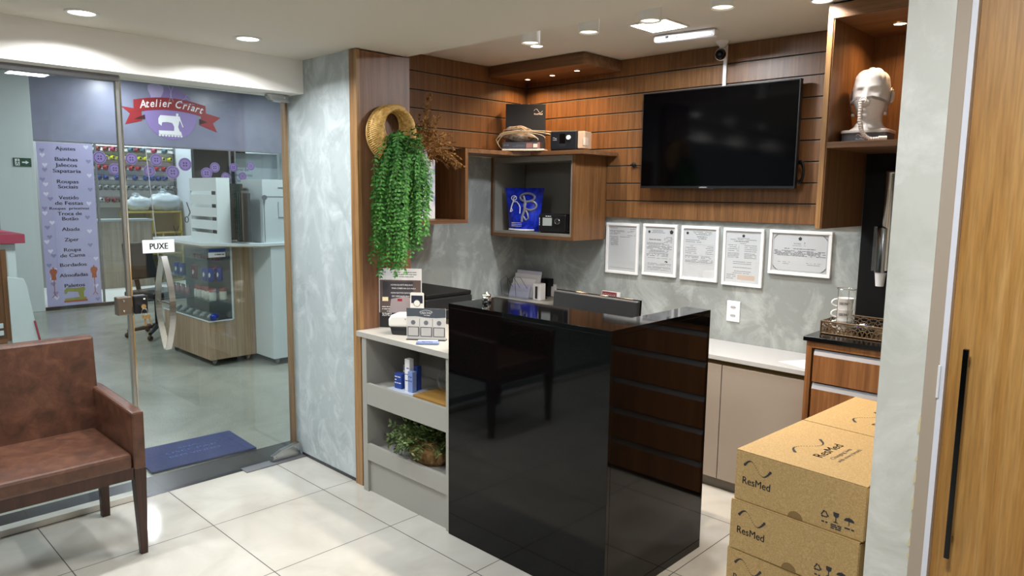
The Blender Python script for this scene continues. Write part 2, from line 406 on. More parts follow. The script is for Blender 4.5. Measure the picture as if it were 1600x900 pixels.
# =================================================================== STRUCTURE
struct('floor', MB().box(-3.85, 2.5, -2.6, 3.95, -.06, 0), 'tile')
struct('floor_corridor', MB().box(-10.86, -4.12, -2.6, 9, -.06, 0), 'corr')
struct('trim_threshold', MB().box(-4.12, -3.85, -2.6, 2.16, -.06, .002).box(-4.12, -3.966, 2.16, 9, -.06, .002), 'sill')
struct('floor_shop', MB().box(-14.1, -10.861, 2.4, 6, -.06, .05), 'white')
struct('ceiling', MB().box(-3.85, 2.5, -2.6, 2.48, 2.325, 2.62), 'ceil')
struct('ceiling_reception', MB().box(-3.9, 2.5, 2.48, 3.98, 2.45, 2.62), 'ceil')
struct('ceiling_corridor', MB().box(-14.1, -3.985, -2.6, 9, 3.1, 3.2), 'corrwall')
struct('wall_back', MB().box(-3.74, 2.5, 3.88, 3.98, 0, 2.45), 'plaster_dk')
struct('wall_left', MB().box(-3.74, -3.62, 2.49, 3.88, 0, 2.45), 'plaster_dk')
struct('wall_rear', MB().box(-4.1, 2.5, -2.7, -2.6, 0, 2.325), 'rear')
struct('wall_right', MB().box(2.5, 2.6, -2.7, 3.98, 0, 2.62), 'rear')
struct('wall_recess', MB().box(-.42, -.32, 2.0, 3.88, 0, 2.45), 'plaster_rt')
struct('wall_column', MB().box(-3.965, -3.255, 2.16, 2.49, 0, 2.325), 'plaster')
struct('wall_pillar', MB().box(-.518, -.424, 1.78, 2.0, 0, 2.325), 'plaster_rt')
struct('wall_partition', MB().box(-.424, 2.5, 1.84, 2.0, 0, 2.325), 'plaster_rt')
struct('wall_beam', MB().box(-3.98, -3.73, -2.6, 2.16, 2.142, 2.325), 'beam')
struct('wall_above_front', MB().box(-4.02, -3.985, -2.6, 9, 2.15, 3.1), 'corrwall')
struct('wall_corridor_side', MB().box(-3.966, -3.85, 2.495, 9, 0, 2.15), 'corrwall')
struct('wall_corridor_left', MB().box(-14, -4.11, -2.7, -2.6, 0, 3.1), 'corrwall')
struct('wall_corridor_right', MB().box(-14, -4.11, 9, 9.1, 0, 3.1), 'corrwall')
struct('wall_shop_front', MB().box(-11.0, -10.88, -2.6, 1.6, 0, 3.1), 'corrwall')
struct('wall_pilaster', MB().box(-11.1, -10.84, 2.02, 2.44, 0, 3.1), 'corrwall', .005)
struct('wall_pilaster_right', MB().box(-11.1, -10.84, 5.95, 6.42, 0, 3.1), 'corrwall', .005)
struct('wall_shop_right', MB().box(-11.0, -10.88, 6.9, 9, 0, 3.1), 'corrwall')
struct('wall_shop_back', MB().box(-13.1, -13, 2.3, 6.1, 0, 3.1), 'shopwall')
struct('wall_shop_left', MB().box(-13, -10.9, 2.2, 2.44, 0, 3.1), 'shopwall')
struct('wall_shop_side', MB().box(-13, -10.9, 6.0, 6.1, 0, 3.1), 'corrwall')
struct('ceiling_shop', MB().box(-13.0, -10.9, 2.44, 6.0, 3.0, 3.06), 'corrwall')
struct('trim_jamb', MB().box(-3.967, -3.917, 2.145, 2.1595, .002, 2.14), 'wood_strip')
struct('trim_column_foot', MB().box(-3.845, -3.256, 2.157, 2.1599, 0, .018), 'sill')
# walnut cladding of the column
o = thing('column_cladding', 'dark walnut panel with a pale front edge cladding the column, behind the hanging vine', 'panelling', (-3.22, 2.16, 0))
obj('panel', MB().box(-3.254, -3.192, 2.17, 2.49, 0, 2.318), 'wood_c', o)
obj('front_edge', MB().box(-3.255, -3.19, 2.148, 2.17, 0, 2.321), 'wood_strip', o)

# right hand door
d = thing('door_2', None, None, (0, 1.8, 0), kind='structure')
obj('door_leaf', MB().box(-.383, .44, 1.80, 1.835, .01, 2.2), 'wood_door', d)
obj('frame', MB().box(-.4238, -.395, 1.778, 1.838, 0, 2.325), mat('beige_jamb', 'b3a290', .5), d, bevel=.002)
obj('frame_edge', MB().box(-.3948, -.3835, 1.776, 1.838, 0, 2.325), mat('white_jamb_edge', 'e6e6ee', .35), d)
hb = MB().box(-.3525, -.3415, 1.77, 1.781, .80, 1.278); hb.box(-.351, -.343, 1.781, 1.80, .83, .845); hb.box(-.351, -.343, 1.781, 1.80, 1.235, 1.25)
obj('handle', hb, 'black', d, bevel=.0015, label='long black bar handle')

cp = MB(); R = random.Random(12); z = .25
while z < 1.12:
    hgt = R.uniform(.012, .05); wd = R.uniform(.0015, .0045)
    cp.prism([(-wd, 0), (wd*.6, hgt*.2), (wd, hgt*.7), (0, hgt), (-wd*.8, hgt*.6)], (-.4243, 1.7792, z), XP, ZP, .0008); z += hgt+R.uniform(.004, .05)
struct('trim_paint_chips', cp, mat('chipped_edge', 'd8cba0', .7))
obj('seal', MB().box(-.397, -.391, 1.7715, 1.776, 1.16, 1.235), 'plastic', d, bevel=.0018)
# glass front: fixed pane + swinging door
w1 = thing('window_1', None, None, (-3.86, -.6, 0), kind='structure')
obj('pane', MB().box(-3.865, -3.855, -2.6, 1.235, .03, 2.118), 'glass', w1)
r_ = MB().box(-3.9, -3.83, -2.6, 1.235, 2.115, 2.142); obj('top_rail', r_, 'alu_m', w1)
obj('bottom_rail', MB().box(-3.915, -3.852, -2.6, 1.235, .002, .032), mat('pale_rail', 'c9c6bd', .4), w1)
r_ = MB().box(-3.875, -3.846, 1.222, 1.236, .03, 2.142); obj('edge_profile', r_, 'alu', w1, bevel=.001)
# strike plate of the lock on the fixed pane
obj('strike', MB().box(-3.884, -3.836, 1.168, 1.236, .975, 1.068), 'bronze_lock', w1, bevel=.006)
sk = MB()
for z in (.995, 1.048): sk.ball((-3.834, 1.198, z), .006, 10, 6)
obj('screw_heads', sk, 'chrome', w1)
d1 = thing('door_1', None, None, (-3.86, 1.7, 0), kind='structure')
obj('pane', MB().box(-3.865, -3.855, 1.243, 2.135, .012, 2.135), 'glass', d1)
obj('edge_profile', MB().box(-3.868, -3.851, 1.240, 1.247, .012, 2.14), 'chrome', d1)
h = MB().prism([(2.135, 2.098), (2.135, 2.14), (2.0, 2.14), (2.0, 2.128), (2.02, 2.106), (2.04, 2.1)], (-3.875, 0, 0), YP, ZP, .034); obj('top_hinge', h, 'steel', d1, bevel=.002)
h = MB().prism([(2.14, .008), (2.14, .085), (2.02, .06), (1.965, .035), (1.955, .008)], (-3.88, 0, 0), YP, ZP, .042); obj('bottom_hinge', h, 'steel', d1, bevel=.003)
sk = MB()
for y, z in ((1.985, .03), (2.02, .035), (2.11, .06)): sk.ball((-3.838, y, z), .005, 10, 6)
for y, z in ((2.02, 2.122), (2.105, 2.125)): sk.ball((-3.841, y, z), .005, 10, 6)
obj('screw_heads', sk, 'chrome', d1)
obj('hinge_plate', MB().box(-3.88, -3.8, 1.78, 2.155, .001, .006), 'alu_m', d1)
# double bow handle
for sgn in (1, -1):
    hb = MB(); n = 26; W = .03
    for i in range(n):
        def P(t):
            z = .77+.49*t; return (-3.86+sgn*(.012+.085*math.sin(PI*t)), z)
        x0, z0 = P(i/n); x1, z1 = P((i+1)/n); yc = 1.405
        th = .006
        hb.hexa([(x0-th/2*sgn, yc-W/2, z0), (x0-th/2*sgn, yc+W/2, z0), (x0+th/2*sgn, yc+W/2, z0), (x0+th/2*sgn, yc-W/2, z0)],
                [(x1-th/2*sgn, yc-W/2, z1), (x1-th/2*sgn, yc+W/2, z1), (x1+th/2*sgn, yc+W/2, z1), (x1+th/2*sgn, yc-W/2, z1)])
    ho = obj('handle', hb, 'steel', d1)
    obj('spacer', MB().tube([(-3.86, 1.405, 1.015), (-3.86+sgn*.095, 1.405, 1.015)], .007, 10), 'chrome', ho)
# lock body, cylinder
lk = obj('lock', MB().box(-3.886, -3.834, 1.246, 1.312, .975, 1.068), 'blackp', d1, bevel=.006)
obj('lock_cylinder', MB().tube([(-3.834, 1.275, 1.018), (-3.79, 1.275, 1.018)], .012, 14), 'chrome', lk)
sk = MB().ball((-3.833, 1.295, 1.05), .006, 10, 6); obj('lock_screw', sk, 'chrome', lk)
# pull sign sticker
s_ = obj('sign_plate', MB().box(-3.8545, -3.852, 1.306, 1.462, 1.278, 1.345), mat('sign_white', 'dfe2e4', .4), d1, bevel=.001)
t = text(MB(), 'PUXE', (-3.8515, 1.384, 1.297), YP, ZP, .031, .088, bold=.03); obj('lettering', t, 'inkd', s_)
# keys hanging in the lock
k = thing('key_bunch', 'bunch of silver keys hanging from the lock of the glass door', 'keys', (-3.785, 1.275, .93))
ring = [(-3.785, 1.275+.014*math.cos(a), .99+.017*math.sin(a)) for a in [2*PI*i/16 for i in range(16)]]
obj('ring', MB().tube(ring, .0016, 6, closed=True), 'chrome', k)
for j, (dy, tl) in enumerate(((-.004, .2), (.006, -.15), (.012, .35))):
    mb = MB(); c = Vector((-3.784+.003*j, 1.275+dy, .974))
    dr = Vector((0, math.sin(tl), -math.cos(tl))); sd = Vector((0, math.cos(tl), math.sin(tl)))
    mb.prism(disc(14, .011, 0, -.008), c, sd, -dr, .002); mb.prism([(-.003, -.018), (.003, -.018), (.003, -.052), (.001, -.056), (-.003, -.05), (-.0045, -.046), (-.003, -.042), (-.005, -.036), (-.003, -.032)], c, sd, -dr, .002)
    obj('key', mb, 'chrome', k)

# =================================================================== CEILING LAMPS
def downlight(x, y, z, label, r=.05, mt='led', group=None):
    t = thing('downlight', label, 'ceiling light', (x, y, z-.006), group=group)
    obj('ring', MB().lathe([(r*1.28, .006), (r*1.26, .001), (r*1.02, 0), (r*1.0, .004)], (x, y, z-.006), 28), 'white', t)
    obj('diffuser', MB().lathe([(0, .0035), (r, .0035)], (x, y, z-.006), 28), mt, t)
DL = ['round ceiling downlight nearest the top left corner, over the glass front', 'round ceiling downlight over the glass door, left of the plaster column', 'round ceiling downlight outside the left edge', 'round ceiling downlight further along the glass front']
for (x, y), l in list(zip(DOWN, DL))[:3]: downlight(x, y, 2.325, l)
def panel_lamp(x, y, z, label, s=.11):
    t = thing('led_panel', label, 'ceiling light', (x, y, z-.008))
    f = MB()
    for a in ((x-s-.01, x+s+.01, y-s-.01, y-s), (x-s-.01, x+s+.01, y+s, y+s+.01), (x-s-.01, x-s, y-s, y+s), (x+s, x+s+.01, y-s, y+s)): f.box(*a, z-.008, z)
    obj('frame', f, 'white', t); obj('diffuser', MB().box(x-s, x+s, y-s, y+s, z-.0045, z-.001), 'led', t)
panel_lamp(-2.08, 3.2, 2.45, 'bright square recessed lamp in the reception ceiling, above the television', .1)
for i, (x, y) in enumerate(PAN_LOW[:1]): panel_lamp(x, y, 2.325, 'square recessed lamp in the lower ceiling, seen as a reflection in the glass front', .11)
downlight(-2.89, 3.18, 2.45, 'small round recessed lamp beside the leftmost ceiling cylinder', .035)
downlight(-1.30, 3.27, 2.45, 'small round recessed lamp in front of the tall walnut cabinet', .04)
CYLN = ['leftmost of the four white ceiling cylinder lamps', 'white ceiling cylinder lamp, second from the left', 'white ceiling cylinder lamp in front of the bright square lamp', 'white ceiling cylinder lamp at the far right of the row of four']
for (x, y), l in zip(CYL, CYLN):
    t = thing('cylinder_lamp', l, 'ceiling light', (x, y, 2.3), group='white cylinder lamps along the ceiling edge')
    obj('housing', MB().lathe([(.038, .012), (.041, 0), (.045, 0), (.045, .15)], (x, y, 2.3), 32), 'white', t)
    obj('bulb', MB().lathe([(0, .006), (.038, .006)], (x, y, 2.3), 28), 'ledc', t)
# emergency lamp
t = thing('emergency_light', 'long white emergency lamp on the ceiling above the television', 'emergency light', (-2.07, 3.44, 2.41), math.radians(8))
obj('housing', MB().box(-.17, .17, -.03, .03, 0, .04), 'plastic', t, world=False, bevel=.012)
obj('diffuser', MB().box(-.155, .155, -.0315, -.02, .004, .02), mat('lilac_diffuser', 'c9c4e6', .25), t, world=False, bevel=.002)
obj('switch', MB().box(-.10, -.082, -.0335, -.028, .014, .026), 'blackm', t, world=False); obj('indicator', MB().box(-.038, -.03, -.0335, -.028, .012, .02), 'blackm', t, world=False)
# security camera
c = thing('security_camera', 'small white security camera with black face under the ceiling', 'security camera', (-2.03, 3.76, 2.345))
obj('mount', MB().lathe([(.012, .055), (.014, .075), (.032, .092), (.036, .105)], (-2.03, 3.76, 2.345), 24), 'plastic', c)
b = MB().ball((-2.03, 3.755, 2.378), .034, 24, 16); bo = obj('body', b, 'plastic', c)
dr = Vector((.25, -.93, -.15)).normalized(); pc = Vector((-2.03, 3.755, 2.378))
obj('face', MB().tube([pc+dr*.012, pc+dr*.03, pc+dr*.036], [.031, .027, .02], 24), 'black', bo)
obj('lens', MB().tube([pc+dr*.036, pc+dr*.038], [.009, .008], 16), 'chrome', bo)
obj('cable', MB().tube([(-2.03, 3.79, 2.42), (-2.04, 3.83, 2.43), (-2.05, 3.85, 2.40)], .003, 6), 'plastic', c)
obj('cable_conduit', MB().box(-2.066, -2.044, 3.848, 3.86, 2.2, 2.449), 'plastic', label='thin white cable conduit running down the wall from the ceiling to the television', cat='conduit', bevel=.002)

# =================================================================== SLAT WALLS
def slat_boards(u0, u1, z0, ztop, mk, groove0=1.454, pitch=.1115, gap=.009):
    bs = MB(); gr = MB(); al = MB(); k = 0; z = groove0
    while z < ztop-.01:
        a = max(z, z0); e = min(z+pitch-gap, ztop)
        if e > z0 and e > a: mk(bs, u0, u1, a, e, 0, .018)
        if e < ztop and z+pitch > z0:
            mk(gr, u0, u1, e, min(z+pitch, ztop), .0, .004); mk(al, u0, u1, e, e+.0038, .004, .015)
        z += pitch
    return bs, gr, al
def mkb(mb, u0, u1, a, e, d0, d1): mb.box(u0, u1, 3.8788-d0, 3.88-d1-.002, a, e)
def mkl(mb, u0, u1, a, e, d0, d1): mb.box(-3.6188+d0, -3.62+d1+.002, u0, u1, a, e)
t = thing('slatted_panelling', 'walnut slatted panelling behind the television, on the back wall', 'panelling', (-2.4, 3.87, 1.454))
b, g, a = slat_boards(-3.60, -1.295, 1.454, 2.448, mkb)
obj('boards', b, 'wood', t, bevel=.0008); obj('grooves', g, 'groove', t); obj('metal_inserts', a, 'insert', t)
t = thing('slatted_panelling', 'walnut slatted panelling behind the dried grass, on the left wall', 'panelling', (-3.61, 3.1, 1.88))
b, g, a = slat_boards(2.492, 3.86, 1.875, 2.448, mkl)
obj('boards', b, 'wood', t, bevel=.0008); obj('grooves', g, 'groove', t); obj('metal_inserts', a, 'insert', t)
# ceiling canopy with three spots
t = thing('corner_canopy', 'walnut canopy with three small spotlights, at the ceiling in the corner', 'canopy', (-3.2, 3.66, 2.375))
obj('box', MB().box(-3.598, -2.78, 3.48, 3.858, 2.378, 2.447), 'wood_h', t, bevel=.001)
for x, y in CAN:
    s_ = obj('spotlight', MB().lathe([(.018, .002), (.02, -.002), (.021, .004)], (x, y, 2.374), 20), 'chrome', t)
    obj('bulb', MB().lathe([(0, -.001), (.017, 0)], (x, y, 2.374), 20), 'ledw', s_)

# =================================================================== OPEN CUBBY + CORNER SHELF + CORNER CABINET
t = thing('cubby_shelf', 'open-topped walnut wall cubby holding the tall vase, left of the corner shelf', 'wall shelf', (-3.46, 2.75, 1.415))
obj('side_panel', MB().box(-3.598, -3.3, 3.0, 3.022, 1.437, 1.872), 'wood', t)
obj('side_panel', MB().box(-3.598, -3.3, 2.492, 2.512, 1.437, 1.872), 'wood', t)
obj('base_panel', MB().box(-3.618, -3.3, 2.492, 3.022, 1.415, 1.437), 'wood_y', t)
obj('back_panel', MB().box(-3.618, -3.6, 2.492, 3.022, 1.437, 1.872), 'wood', t)
t = thing('corner_shelf', 'L-shaped walnut shelf board in the corner, carrying the black box and breathing machine', 'shelf', (-3.3, 3.6, 1.845))
mb = MB().prism([(-3.598, 3.023), (-3.3, 3.023), (-3.3, 3.42), (-3.22, 3.5), (-2.785, 3.5), (-2.785, 3.858), (-3.598, 3.858)], (0, 0, 1.847), XP, YP, .025)
obj('board', mb, 'wood_h', t, bevel=.001)
t = thing('corner_cabinet', 'open walnut cabinet with grey lining under the corner shelf', 'cabinet', (-3.25, 3.7, 1.305))
x0, x1, y0, y1, z0, z1 = -3.617, -2.868, 3.53, 3.858, 1.308, 1.846
obj('side_panel', MB().box(x0, x0+.022, y0, y1, z0, z1), 'wood', t); obj('side_panel', MB().box(x1-.022, x1, y0, 3.858, z0, z1), 'wood', t)
obj('base_panel', MB().box(x0+.022, x1-.022, y0, y1, z0, z0+.022), 'wood_h', t)
li = MB().box(x0+.022, x0+.036, y0+.004, y1-.02, z0+.022, z1-.001); li.box(x1-.036, x1-.022, y0+.004, 3.855, z0+.022, z1-.001)
li.box(x0+.036, x1-.036, y0+.004, 3.855, z0+.022, z0+.036); li.box(x0+.036, x1-.036, y0+.004, 3.855, z1-.035, z1-.001); li.box(x0+.036, x1-.036, 3.845, 3.857, z0+.036, z1-.035)
obj('lining', li, 'grey_in', t)

# =================================================================== TALL RIGHT CABINET, NICHE, DRAWER UNIT
t = thing('upper_cabinet', 'tall open walnut wall cabinet holding the mannequin head', 'cabinet', (-.9, 3.6, 1.457))
obj('side_panel', MB().box(-1.291, -1.268, 3.33, 3.878, 1.457, 2.378), 'wood_strip', t, bevel=.001)
obj('inner_lining', MB().box(-1.268, -1.262, 3.336, 3.858, 1.457, 2.378), 'wood', t)
obj('header', MB().box(-1.291, -.425, 3.33, 3.878, 2.378, 2.44), 'wood_h', t, bevel=.001)
obj('shelf_board', MB().box(-1.262, -.425, 3.332, 3.858, 1.818, 1.845), 'wood_h', t, bevel=.001)
obj('back_panel', MB().box(-1.262, -.425, 3.858, 3.878, 1.845, 2.378), 'wood', t)
s_ = obj('spotlight', MB().lathe([(.028, .002), (.03, -.003), (.033, .003)], (-1.08, 3.61, 2.375), 20), 'chrome', t)
obj('bulb', MB().lathe([(0, -.001), (.026, 0)], (-1.08, 3.61, 2.375), 20), 'ledw', s_)
obj('niche_panel', MB().box(-1.261, -.425, 3.862, 3.879, .96, 1.817), 'blackm', label='plain black panel on the wall behind the steel cup dispenser', cat='panel')
t = thing('drawer_unit', 'walnut drawer unit with black top under the tray', 'drawer unit', (-.91, 3.6, 0))
obj('side_panel', MB().box(-1.293, -1.268, 3.332, 3.878, 0, .935), 'wood_dr', t); obj('side_panel', MB().box(-.45, -.425, 3.332, 3.878, 0, .935), 'wood_dr', t)
obj('carcass', MB().box(-1.268, -.45, 3.36, 3.878, .02, .935), 'groove', t)
obj('top', MB().box(-1.305, -.423, 3.318, 3.879, .936, .957), 'wood_black', t, bevel=.001)
obj('top_rail', MB().box(-1.267, -.451, 3.332, 3.36, .905, .935), 'wood_dr', t)
for k, (za, zb) in enumerate(((.745, .872), (.56, .712), (.38, .527), (.2, .347), (.03, .167))):
    dr_ = obj('drawer', MB().box(-1.258, -.451, 3.332, 3.352, za, zb), 'wood_dr', t, bevel=.001)
    obj('finger_profile', MB().hexa([(-1.258, 3.332, zb), (-.451, 3.332, zb), (-.451, 3.358, zb), (-1.258, 3.358, zb)], [(-1.258, 3.345, zb+.026), (-.451, 3.345, zb+.026), (-.451, 3.358, zb+.026), (-1.258, 3.358, zb+.026)]), 'alu_m', dr_)

# =================================================================== TELEVISION
t = thing('television', 'large black wall-mounted television, switched off, on the slatted panelling', 'television', (-2.068, 3.8, 1.642))
obj('casing', MB().box(-2.552, -1.585, 3.782, 3.815, 1.642, 2.211), 'blackp', t, bevel=.003)
obj('back_cover', MB().box(-2.45, -1.69, 3.815, 3.845, 1.68, 2.05), 'blackm', t, bevel=.006)
obj('screen', MB().box(-2.545, -1.592, 3.7805, 3.783, 1.657, 2.205), 'screen', t)
wm = MB(); text(wm, 'SAMSUNG', (-2.12, 3.7812, 1.6455), XP, ZP, .0065, .05); obj('lettering', wm, 'inkw', t)
obj('sensor', MB().box(-2.085, -2.055, 3.781, 3.786, 1.637, 1.643), 'dkgrey', t)
obj('wall_bracket', MB().box(-2.3, -1.85, 3.845, 3.86, 1.75, 2.0), 'blackm', t)
pts = [(-1.6+.02*math.cos(a*1.0)+.03, 3.82+.012*math.sin(a*2), 1.74+.055*math.sin(a)) for a in [2*PI*i/20 for i in range(21)]]
t2 = MB().tube([(-1.62, 3.83, 1.88), (-1.60, 3.83, 1.80), (-1.575, 3.83, 1.77)], .004, 6)
for q in range(3): t2.tube([(-1.585+.022*math.cos(a)+.004*q, 3.83-.006*q, 1.73+(.045+.008*q)*math.sin(a)) for a in [2*PI*i/20 for i in range(20)]], .0045, 6, closed=True)
obj('cable_coil', t2, 'blackm', label='coil of black cable hanging behind the right edge of the television', cat='cable')
mb = MB().tube([(-2.545, 3.835, 1.775), (-2.60, 3.845, 1.782), (-2.645, 3.852, 1.79)], .0025, 6); mb.ball((-2.652, 3.848, 1.79), .016, 10, 8, (1, .6, 1.1)); mb.box(-2.675, -2.652, 3.845, 3.855, 1.787, 1.793)
obj('loose_plug', mb, 'blackm', label='small black plug on a short cable left of the television', cat='plug')
# aluminium edge under panelling done by the boards

# =================================================================== WORKTOP, BASE CABINET, LEFT RUN
t = thing('base_cabinet', 'taupe base cabinet with bronze finger grooves under the grey worktop', 'cabinet', (-2.4, 3.7, 0))
obj('carcass', MB().box(-3.2, -1.295, 3.512, 3.878, .07, .727), 'taupe', t)
obj('plinth', MB().box(-3.2, -1.295, 3.53, 3.878, 0, .07), mat('plinth_taupe', '6e675e', .5), t)
obj('finger_groove', MB().box(-3.2, -1.295, 3.508, 3.512, .70, .727), 'gold', t)
for xa, xb in ((-3.198, -2.51), (-2.505, -1.797), (-1.792, -1.296)): obj('door', MB().box(xa, xb, 3.49, 3.508, .068, .70), 'taupe', t, bevel=.001)
obj('worktop', MB().box(-3.2, -1.295, 3.48, 3.878, .728, .752), 'wtop', label='light grey worktop running along the back wall to the drawer unit', cat='worktop', bevel=.001)
t = thing('side_counter', 'grey counter along the left wall, under the black printer', 'counter', (-3.4, 3.1, 0))
obj('top', MB().box(-3.618, -3.205, 2.492, 3.878, .845, .868), 'grey_lam', t); obj('body', MB().box(-3.618, -3.22, 2.492, 3.878, 0, .845), 'grey_lam', t)
# ---- front shelf unit
t = thing('shelf_unit', 'low grey open shelf unit between the plaster column and the black counter', 'shelf unit', (-2.8, 2.3, 0))
obj('side_panel', MB().box(-3.148, -3.108, 2.127, 2.49, 0, .842), 'grey_lam', t); obj('side_panel', MB().box(-2.47, -2.443, 2.127, 2.49, 0, .842), 'grey_lam', t)
obj('top', MB().box(-3.188, -2.443, 2.12, 2.60, .842, .87), mat('shelf_top', 'a8a59e', .35), t, bevel=.001)
obj('back_panel', MB().box(-3.108, -2.47, 2.478, 2.49, .05, .842), 'grey_lam', t)
for zt, zb in ((.60, .485), (.268, .178)):
    obj('shelf_lip', MB().box(-3.108, -2.47, 2.127, 2.145, zb, zt), 'grey_lam', t, bevel=.001)
obj('shelf_board', MB().box(-3.108, -2.47, 2.145, 2.478, .565, .585), 'grey_lam', t)
obj('shelf_board', MB().box(-3.108, -2.47, 2.145, 2.478, .215, .235), 'grey_lam', t)
obj('kickboard', MB().box(-3.108, -2.47, 2.142, 2.16, 0, .178), 'grey_lam', t)

# =================================================================== BLACK COUNTER
t = thing('reception_counter', 'tall L-shaped polished black granite reception counter', 'counter', (-2, 2.4, 0))
obj('front_slab', MB().box(-2.44, -1.532, 2.117, 2.137, 0, 1.083), 'granite', t, bevel=.001)
obj('side_slab', MB().box(-1.552, -1.532, 2.1372, 2.85, 0, 1.083), 'granite', t, bevel=.001)
mb = MB().prism([(-2.44, 2.117), (-1.532, 2.117), (-1.532, 2.85), (-1.652, 2.85), (-1.652, 2.42), (-2.44, 2.42)], (0, 0, 1.0832), XP, YP, .02)
obj('top', mb, 'granite', t, bevel=.001)
obj('inner_carcass', MB().box(-2.438, -1.66, 2.14, 2.40, .0, 1.08).box(-1.65, -1.555, 2.14, 2.84, 0, 1.08), 'taupe', t)
t = thing('reception_desk', 'low working desk hidden behind the black counter', 'desk', (-2.0, 2.7, 0))
obj('desktop', MB().box(-2.42, -1.66, 2.42, 3.0, .727, .75), 'taupe', t)
obj('leg', MB().box(-2.42, -2.395, 2.45, 2.98, 0, .727), 'taupe', t); obj('leg', MB().box(-1.70, -1.675, 2.45, 2.98, 0, .727), 'taupe', t)
# monitor seen from behind
t = thing('monitor', 'black computer monitor seen from behind over the counter', 'monitor', (-2.08, 2.70, .75), math.radians(-2))
def L_(x, y, z): return (x, y, z)
obj('back_shell', MB().hexa([(-.258, .0, .1), (.258, .0, .1), (.258, .026, .1), (-.258, .026, .1)], [(-.258, .018, .37), (.258, .018, .37), (.258, .044, .37), (-.258, .044, .37)]), 'dkgrey', t, world=False, bevel=.006)
obj('bezel', MB().hexa([(-.26, .026, .095), (.26, .026, .095), (.26, .036, .095), (-.26, .036, .095)], [(-.26, .042, .374), (.26, .042, .374), (.26, .052, .374), (-.26, .052, .374)]), 'black', t, world=False, bevel=.002)
obj('back_housing', MB().box(-.17, .17, -.03, .01, .13, .29), 'blackp', t, world=False, bevel=.012)
obj('stand', MB().box(-.03, .03, -.02, .02, .008, .2), 'blackp', t, world=False, bevel=.004); obj('foot', MB().box(-.12, .12, -.09, .09, 0, .01), 'blackp', t, world=False, bevel=.004)
# silver pot on the counter
t = thing('silver_canister', 'small shiny silver canister standing at the left end of the black counter', 'canister', (-2.33, 2.25, 1.1032))
obj('body', MB().lathe([(0, 0), (.019, .0), (.021, .004), (.021, .03), (.017, .034), (0, .035)], (-2.33, 2.25, 1.1034), 24), 'chrome', t)
obj('lid', MB().lathe([(.022, .034), (.022, .04), (.008, .043), (.006, .05), (0, .052)], (-2.33, 2.25, 1.1034), 24), 'chrome', t)
# =================================================================== LEATHER ARMCHAIR
cy0, cy1 = .44, 1.062   # outer sides
t = thing('armchair', 'brown leatherette armchair with dark wooden legs in front of the glass', 'armchair', (-3.5, .75, 0))
obj('seat', MB().box(-3.74, -3.232, cy0+.055, cy1-.055, .40, .47), 'leather', t, bevel=.014)
obj('apron', MB().box(-3.74, -3.238, cy0+.05, cy1-.05, .352, .405), 'darkwood', t, bevel=.002)
obj('backrest', MB().hexa([(-3.80, cy0+.03, .41), (-3.715, cy0+.03, .41), (-3.715, cy1-.03, .41), (-3.80, cy1-.03, .41)],
                          [(-3.838, cy0+.01, .905), (-3.765, cy0+.01, .905), (-3.765, cy1-.028, .905), (-3.838, cy1-.028, .905)]), 'leather', t, bevel=.012)
for y0, y1 in ((cy0, cy0+.052), (cy1-.052, cy1)):
    obj('armrest', MB().hexa([(-3.80, y0, .40), (-3.232, y0, .392), (-3.232, y1, .392), (-3.80, y1, .40)], [(-3.80, y0, .668), (-3.225, y0, .652), (-3.225, y1, .652), (-3.80, y1, .668)]), 'leather', t, bevel=.010)
for y in (cy0+.002, cy1-.05):
    obj('leg', MB().hexa([(-3.272, y+.012, 0), (-3.24, y+.012, 0), (-3.24, y+.04, 0), (-3.272, y+.04, 0)], [(-3.29, y, .395), (-3.234, y, .395), (-3.234, y+.05, .395), (-3.29, y+.05, .395)]), 'darkwood', t, bevel=.002)
    obj('leg', MB().hexa([(-3.79, y+.008, 0), (-3.755, y+.008, 0), (-3.755, y+.043, 0), (-3.79, y+.043, 0)], [(-3.79, y+.002, .395), (-3.745, y+.002, .395), (-3.745, y+.048, .395), (-3.79, y+.048, .395)]), 'darkwood', t, bevel=.002)
obj('seam', MB().tube([(-3.79, cy1-.028, .47), (-3.812, cy1-.028, .7), (-3.835, cy1-.03, .898)], .003, 6), 'leather', t)

# =================================================================== CARTONS
BW, BD, BH = .441, .497, .1805
def logo_dots(mb, o, xd, yd, w, h, flip=1, r0=.0050, r1=.0014, n=22):
    """dotted wave, big dots at both ends"""
    o = Vector(o)
    for i in range(n):
        s = i/(n-1); x = w*s; y = h*(.5+.5*math.cos(PI*(s*2.0-.45)*.98))*1.0
        k = abs(s-.5)*2; r = r1+(r0-r1)*max(0, (k-.35)/.65)**1.1
        mb.prism(disc(8, r, x, y), o, xd, yd, .0005)
def recycle(mb, o, xd, yd, s):
    P3 = [(0, 1), (.95, -.6), (-.95, -.6)]
    for i in range(3):
        a = Vector(P3[i]+(0,)); b_ = Vector(P3[(i+1) % 3]+(0,)); d = (b_-a); p = a+d*.18; q = a+d*.72; nn = Vector((d.y, -d.x, 0)).normalized()*-.13
        mb.prism([((p+nn).x*s, (p+nn).y*s), ((p-nn).x*s, (p-nn).y*s), ((q-nn).x*s, (q-nn).y*s), ((q+nn).x*s, (q+nn).y*s)][::-1], o, xd, yd, .0005)
        e = a+d*.95; mb.prism([((q+nn*2.4).x*s, (q+nn*2.4).y*s), (e.x*s, e.y*s), ((q-nn*2.4).x*s, (q-nn*2.4).y*s)], o, xd, yd, .0005)
